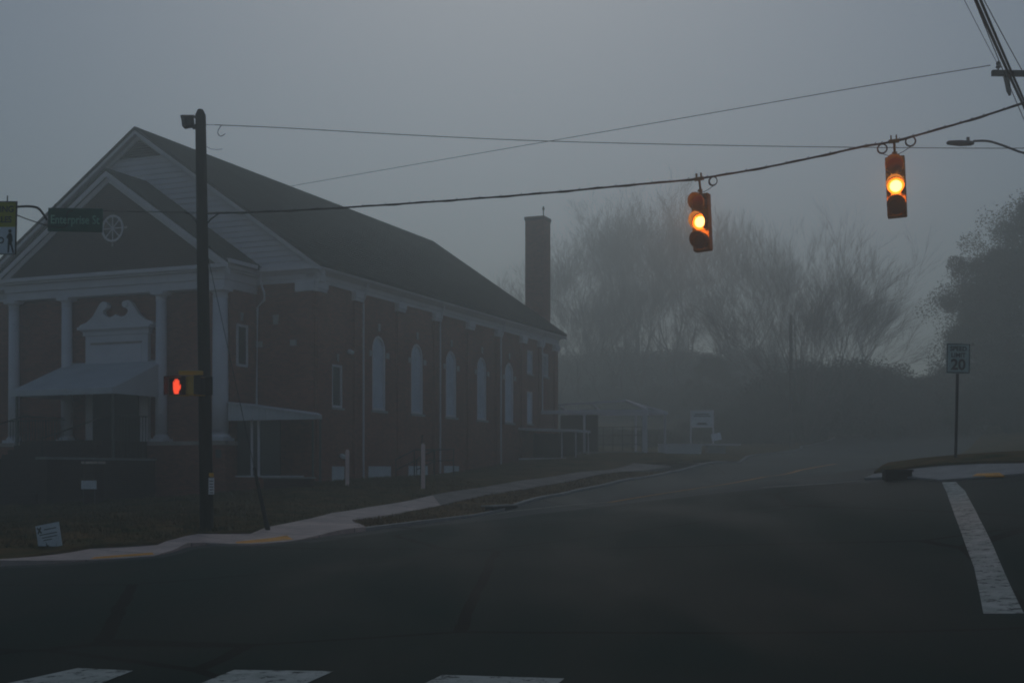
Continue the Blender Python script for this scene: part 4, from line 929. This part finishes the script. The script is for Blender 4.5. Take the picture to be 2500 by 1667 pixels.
# power lines, parallel to the side street and overhead to the camera side
dirw = Vector((-.379, -.925, 0))
def pline(name, a, px0, py0, r, lab, sag=.5, grp='power lines at the top right'):
    a = Vector(a)   # far end on the pole; near end chosen on the same sight plane, running over the crossing
    zz = (py0); Y0 = px0
    pts = cat(a, (px0, py0, a.z + .3), sag, 30)
    o = MB().tube(pts, r, 6).build(name, M['cable']); tag(o, lab, 'cable', grp); return o
def near_end(a, px, hgt_drop=0.0):   # point far behind the camera on the line from a through the photo point (px,0)
    a = Vector(a); Yt = (a.z - hgt_drop - 1.5) * F_ / HY; b = Vector(((px - CX) / F_ * Yt, Yt, 0)); d = Vector((b.x - a.x, b.y - a.y, 0)).normalized()
    return a.x + d.x * 55, a.y + d.y * 55
ends = [((ca.x + .08, Yu - .18, ca.z + .16), 2362, .007, 'thin power line dropping from the top edge to the crossarm insulator'),
        ((uX - .5, Yu, 9.6), 2398, .009, 'thin dark line just left of the thick cable bundle'),
        ((uX - .12, Yu, 9.15), 2408, .026, 'thick black cable, left strand of the bundle at the top right'),
        ((uX + .05, Yu, 8.9), 2421, .022, 'thick black cable, right strand of the bundle at the top right'),
        ((uX + .35, Yu, 9.3), 2432, .008, 'thin dark line right of the thick cable bundle')]
for a, px, r, lab in ends:
    nx_, ny_ = near_end(a, px, .15); pline('power_line', a, nx_, ny_, r, lab, .9)
# long thin wires
w1 = [at(px, py, Y) for px, py, Y in ((522, 305, 28.0), (700, 313, 28.2), (1000, 330, 28.6), (1340, 345, 29.2), (1800, 356, 29.6), (2200, 361, 30.0), (2500, 362, 30.3))] + [Vector((uX, Yu, 9.3))]
tw = MB().tube(smooth_path(w1, 6), .009, 5).build('service_wire', M['cable']); tag(tw, 'thin wire stretched level from the wooden pole top to the right', 'cable')
MB().tube(smooth_path([at(541, 306, 28), at(533, 318, 28), at(532, 326, 28), at(538, 333, 28), at(547, 329, 28), at(550, 327, 28)], 5), .009, 5).build('curled_end', M['cable'], tw)
w2 = [at(2418, 160, 30.4), at(2100, 213, 33), at(1700, 283, 38), at(1330, 347, 44), at(1000, 404, 50), at(720, 453, 56.0), at(690, 459, 56.6)]
o = MB().tube(smooth_path(w2, 6), .011, 5).build('service_wire', M['cable']); tag(o, 'faint thin wire slanting from the church roof ridge up to the right', 'cable')
# support pole of the span wire, outside the frame
x, y = 16.0, 25.03 - .437 * 16; z = h(x, y)
sp2 = empty('span_pole', (x, y, z)); tag(sp2, 'wooden pole holding the right end of the signal span cable', 'utility pole')
MB().tube([(0, 0, -1), (0, 0, 10 - z)], [.17, .13], 12).build('shaft', M['wood'], sp2)
x, y = -14.0, 8.0; z = h(x, y); sp3 = empty('span_pole', (x, y, z)); tag(sp3, 'wooden pole holding the left end of the sign span wire', 'utility pole')
MB().tube([(0, 0, -1), (0, 0, 8.6 - z)], [.17, .13], 12).build('shaft', M['wood'], sp3)
# distant pole
v = at(1931, 1090, 92); z = h(v.x, v.y); dp = empty('distant_pole', (v.x, v.y, z)); tag(dp, 'thin brown utility pole faint in the fog before the bare tree', 'utility pole')
MB().tube([(0, 0, -.5), (0, 0, 1.5 + (1150 - 768) / F_ * 92 - z)], [.15, .11], 8).build('shaft', M['bark'], dp)

# ------------------------------------------------------------------ trees
def bare_tree_mesh(seed, height, spread, stems=1, depth=6, up=.25, droop=0.0, thick=1.0):
    rnd = random.Random(seed); T = MB(); Cn = MB()
    def branch(p, d, ln, r, lev):
        n = 4 if lev < 3 else 2; pts = [p]; q = p; dd = d.copy()
        for k in range(n):
            dd = (dd + Vector((rnd.uniform(-.15, .15), rnd.uniform(-.15, .15), up * .22 - droop * lev * .04))).normalized(); q = q + dd * ln / n; pts.append(q)
        r2 = r * .6
        (T if lev <= 1 else Cn).tube(pts, [r + (r2 - r) * i / n for i in range(n + 1)], 6 if lev < 2 else 3, cap=False)
        if lev >= depth: return
        kids = (4 if lev == 1 else 3) if lev < 5 else rnd.choice((2, 3))
        for c in range(kids):
            ang = rnd.uniform(.2, .8) * spread; az = rnd.uniform(0, 6.28)
            u = dd.orthogonal().normalized(); v_ = dd.cross(u)
            nd = (dd * math.cos(ang) + (u * math.cos(az) + v_ * math.sin(az)) * math.sin(ang) + Vector((0, 0, up * .35))).normalized()
            t = rnd.uniform(.35, .98) if c else 1.0
            i = min(n - 1, int(t * n)); st_ = pts[i].lerp(pts[i + 1], t * n - i) if t < 1 else pts[-1]
            branch(st_, nd, ln * rnd.uniform(.58, .84), max(.0065, r2 * rnd.uniform(.5, .85)), lev + 1)
    for s in range(stems):
        a = 6.28 * s / max(1, stems) + rnd.uniform(-.3, .3); tilt = 0 if stems == 1 else (rnd.uniform(.08, .85) if stems > 8 else rnd.uniform(.10, .5))
        branch(Vector((0, 0, -.3)), Vector((math.cos(a) * tilt, math.sin(a) * tilt, 1)).normalized(), height * (.36 if stems > 8 else .27) * rnd.uniform(.85, 1.1), height * .009 * thick * (1.15 if stems == 1 else .7), 0)
    return T, Cn
def make_tree(seed, height, spread, stems=1, depth=6, up=.25, droop=0.0):
    T, Cn = bare_tree_mesh(seed, height, spread, stems, depth, up, droop)
    root = empty('bare_tree'); T.build('trunk', M['bark'], root); Cn.build('crown', M['bark'], root); return root
protos = [make_tree(1, 20, .62, 12, 6, .14, .12), make_tree(2, 22, .9, 1, 8, .35), make_tree(5, 20, .85, 3, 7, .5), make_tree(9, 20, 1.0, 2, 7, .4)]
spots = [(1968, 490, 104, 0, 'large vase shaped bare tree with arching limbs behind the distant pole', 0), (1560, 380, 165, 1, 'tallest bare tree in the fog left of the left signal', 0),
         (1705, 400, 172, 2, 'bare tree in the fog straight below the left signal', .7), (1450, 450, 168, 3, 'bare tree fading in the fog right of the church chimney', 1.9),
         (1375, 600, 160, 2, 'slim bare tree close behind the chimney and church end', 2.9), (1820, 480, 168, 3, 'bare tree in the fog left of the vase shaped tree', 4.1),
         (2110, 620, 165, 1, 'smaller bare tree in the fog right of the vase shaped tree', 2.2), (1500, 590, 140, 2, 'twiggy bare tree above the peak of the church canopy', 1.1), (1640, 560, 150, 3, 'twiggy bare tree above the left edge of the notice board', 5.0),
         (1765, 620, 145, 1, 'twiggy bare tree above the small tilted sign', .4), (1410, 700, 136, 1, 'low twiggy bare tree above the low church canopy', 3.3), (1580, 700, 138, 2, 'low twiggy bare tree above the right end of the canopy', 2.4),
         (1850, 740, 150, 2, 'low twiggy bare tree left of the distant pole', 5.5), (2050, 700, 165, 3, 'bare tree standing behind the right limbs of the vase shaped tree', .9)]
used = set()
hts = [max((v.co.z for c in children(p) for v in c.data.vertices)) for p in protos]
for px, top, Y, k, lab, rz in spots:
    t = protos[k] if k not in used else copy_tree(protos[k]); used.add(k)
    x = (px - CX) / F_ * Y; z = h(x, Y); hh = 1.5 + (HY - top) / F_ * Y - z; s = hh / hts[k]
    t.location = (x, Y, z - .2); t.rotation_euler = (0, 0, rz); t.scale = (s * 1.15, s * 1.15, s) if k else (s * 1.0, s * 1.0, s); tag(t, lab, 'tree', 'bare trees in the fog')

def leafy(name, seed, height, rx, n, m, lsize=.12, low=.05, cone=False, nc=220):
    rnd = random.Random(seed); V = []; Fc = []; clumps = []
    for _ in range(nc):
        z = rnd.uniform(0, 1) ** .8
        lim = (1 - z) ** .8 * .95 + .05 if cone else (math.sqrt(max(0, 1 - ((z - .38) / .68) ** 2)) if z > .38 else .85 + .15 * z / .38)
        a = rnd.uniform(0, 6.28); rr = lim * math.sqrt(rnd.uniform(0, 1)) * rnd.choice((1, 1, 1, 1.12))
        clumps.append((Vector((math.cos(a) * rr * rx, math.sin(a) * rr * rx, height * (low + (1 - low) * z * .94))), rnd.uniform(.06, .24) * rx))
    for _ in range(n):
        c, r = rnd.choice(clumps); g_ = Vector((rnd.gauss(0, 1), rnd.gauss(0, 1), rnd.gauss(0, .75))); g_ = g_ if g_.length < 1.7 else g_ * (1.7 / g_.length) * rnd.uniform(.6, 1); p = c + g_ * r * .75
        if p.z < -.3: continue
        s = lsize * rnd.uniform(.5, 1.4); a = Vector((rnd.uniform(-1, 1), rnd.uniform(-1, 1), rnd.uniform(-1, 1))).normalized(); bb = a.orthogonal().normalized() * s; a = a * s * .8
        b = len(V); V += [tuple(p - a), tuple(p + bb * .6), tuple(p + a), tuple(p - bb * .6)]; Fc.append((b, b + 1, b + 2, b + 3))
    root = empty(name)
    T = MB().tube([(0, 0, -.4), (0, 0, height * .3), (rx * .05, 0, height * .8)], [rx * .04 + .08, rx * .03 + .05, .03], 7)
    for c, r in clumps[:40]: T.tube([(0, 0, c.z * .55), tuple(c.lerp(Vector((0, 0, c.z)), .5) - Vector((0, 0, .2))), tuple(c)], [.05, .03, .012], 4)
    T.build('trunk', M['bark'], root); raw('crown', V, Fc, m, root)
    return root
lp_ = [leafy('evergreen_tree', 3, 11, 3.0, 80000, M['leaf'], .065, cone=True), leafy('shrub', 4, 4.5, 4.6, 85000, M['leaf'], .06, 0, nc=150), leafy('leafy_tree', 8, 12, 4.5, 90000, M['leaf2'], .065)]
lsp = [(1400, 850, 168, 1, 'pale fogged thicket shrub beside the chimney base trees', .3, 1.2, 'shrub'), (1520, 830, 170, 1, 'pale fogged thicket shrub under the tallest bare tree', 1.3, 1.3, 'shrub'), (1640, 845, 168, 1, 'pale fogged thicket shrub straight below the left signal', 2.3, 1.3, 'shrub'), (1750, 835, 170, 1, 'pale fogged thicket shrub above the small tilted sign', 3.1, 1.3, 'shrub'), (1860, 850, 166, 1, 'pale fogged thicket shrub behind the distant pole', 4.4, 1.3, 'shrub'),
       (1385, 950, 142, 1, 'fogged shrub right of the church far corner', 0, 1.1, 'shrub'), (1470, 925, 146, 1, 'fogged shrub behind the church canopy ridge', 1, 1.2, 'shrub'), (1560, 960, 140, 1, 'fogged shrub behind the right end of the canopy', 2, 1.2, 'shrub'),
       (1650, 930, 144, 1, 'fogged shrub left of the notice board top', 3, 1.2, 'shrub'), (1745, 860, 128, 2, 'small leafy tree in fog above the small tilted sign', 4, 1.1, 'tree'), (1840, 925, 124, 1, 'fogged shrub left of the distant pole', 5, 1.3, 'shrub'),
       (1890, 935, 104, 1, 'rounded shrub at the foot of the distant pole', .6, 1.0, 'shrub'), (1470, 1035, 98, 1, 'low shrub seen under the church canopy beams', .9, 1.0, 'shrub'), (1570, 1040, 96, 1, 'low shrub right of the church canopy end post', 2.9, .9, 'shrub'), (1770, 1000, 104, 1, 'low shrub right of the notice board in fog', 1.6, .9, 'shrub'),
       (2050, 862, 112, 1, 'broad dome shaped shrub right of the vase shaped tree', 2.0, 1.3, 'shrub'), (1965, 900, 116, 1, 'shrub between distant pole and dome shaped shrub', 3.0, 1.1, 'shrub'), (2150, 905, 118, 1, 'flat topped hedge shrub left of the speed sign', 3.6, 1.3, 'shrub'),
       (2250, 905, 116, 1, 'flat topped hedge shrub just behind the speed sign', 5.1, 1.3, 'shrub'), (2340, 890, 112, 1, 'dark shrub behind the speed sign post', 4.0, 1.2, 'shrub'),
       (2390, 690, 112, 0, 'pointed evergreen in fog right of the speed sign', 0, 1.3, 'tree'), (2450, 580, 108, 2, 'tall dark leafy tree near the right edge', 2.0, 1.0, 'tree'), (2535, 450, 100, 2, 'darkest leafy tree cut by the right edge', 1.0, 1.0, 'tree'), (2470, 900, 92, 1, 'dark shrub at the right edge above the corner sidewalk', 1.0, 1.1, 'shrub')]
used = set(); hts = [max(v.co.z for c in children(p) for v in c.data.vertices) for p in lp_]
for px, top, Y, k, lab, rz, ws, cat_ in lsp:
    t = lp_[k] if k not in used else copy_tree(lp_[k]); used.add(k)
    x = (px - CX) / F_ * Y; z = h(x, Y); hh = 1.5 + (HY - top) / F_ * Y - z; s = hh / hts[k]
    sx = s * ws if k != 1 else max(s, .9) * ws
    t.location = (x, Y, z - .1); t.rotation_euler = (0, 0, rz); t.scale = (sx, sx, s); tag(t, lab, cat_, 'leafy trees and shrubs up the hill')

# ------------------------------------------------------------------ haze
hz = MB().box((0, 145, 23), (680, 530, 56)).build('haze', M['dark'])
hm = bpy.data.materials.new('haze_air'); hm.use_nodes = True; n = hm.node_tree.nodes; n.clear()
out = n.new('ShaderNodeOutputMaterial'); pv = n.new('ShaderNodeVolumePrincipled')
pv.inputs['Color'].default_value = (.89, .97, .955, 1); pv.inputs['Density'].default_value = .0068; pv.inputs['Anisotropy'].default_value = .68
hm.node_tree.links.new(pv.outputs[0], out.inputs['Volume']); hz.data.materials.clear(); hz.data.materials.append(hm); tag(hz, kind='stuff')
hm.cycles.homogeneous_volume = True
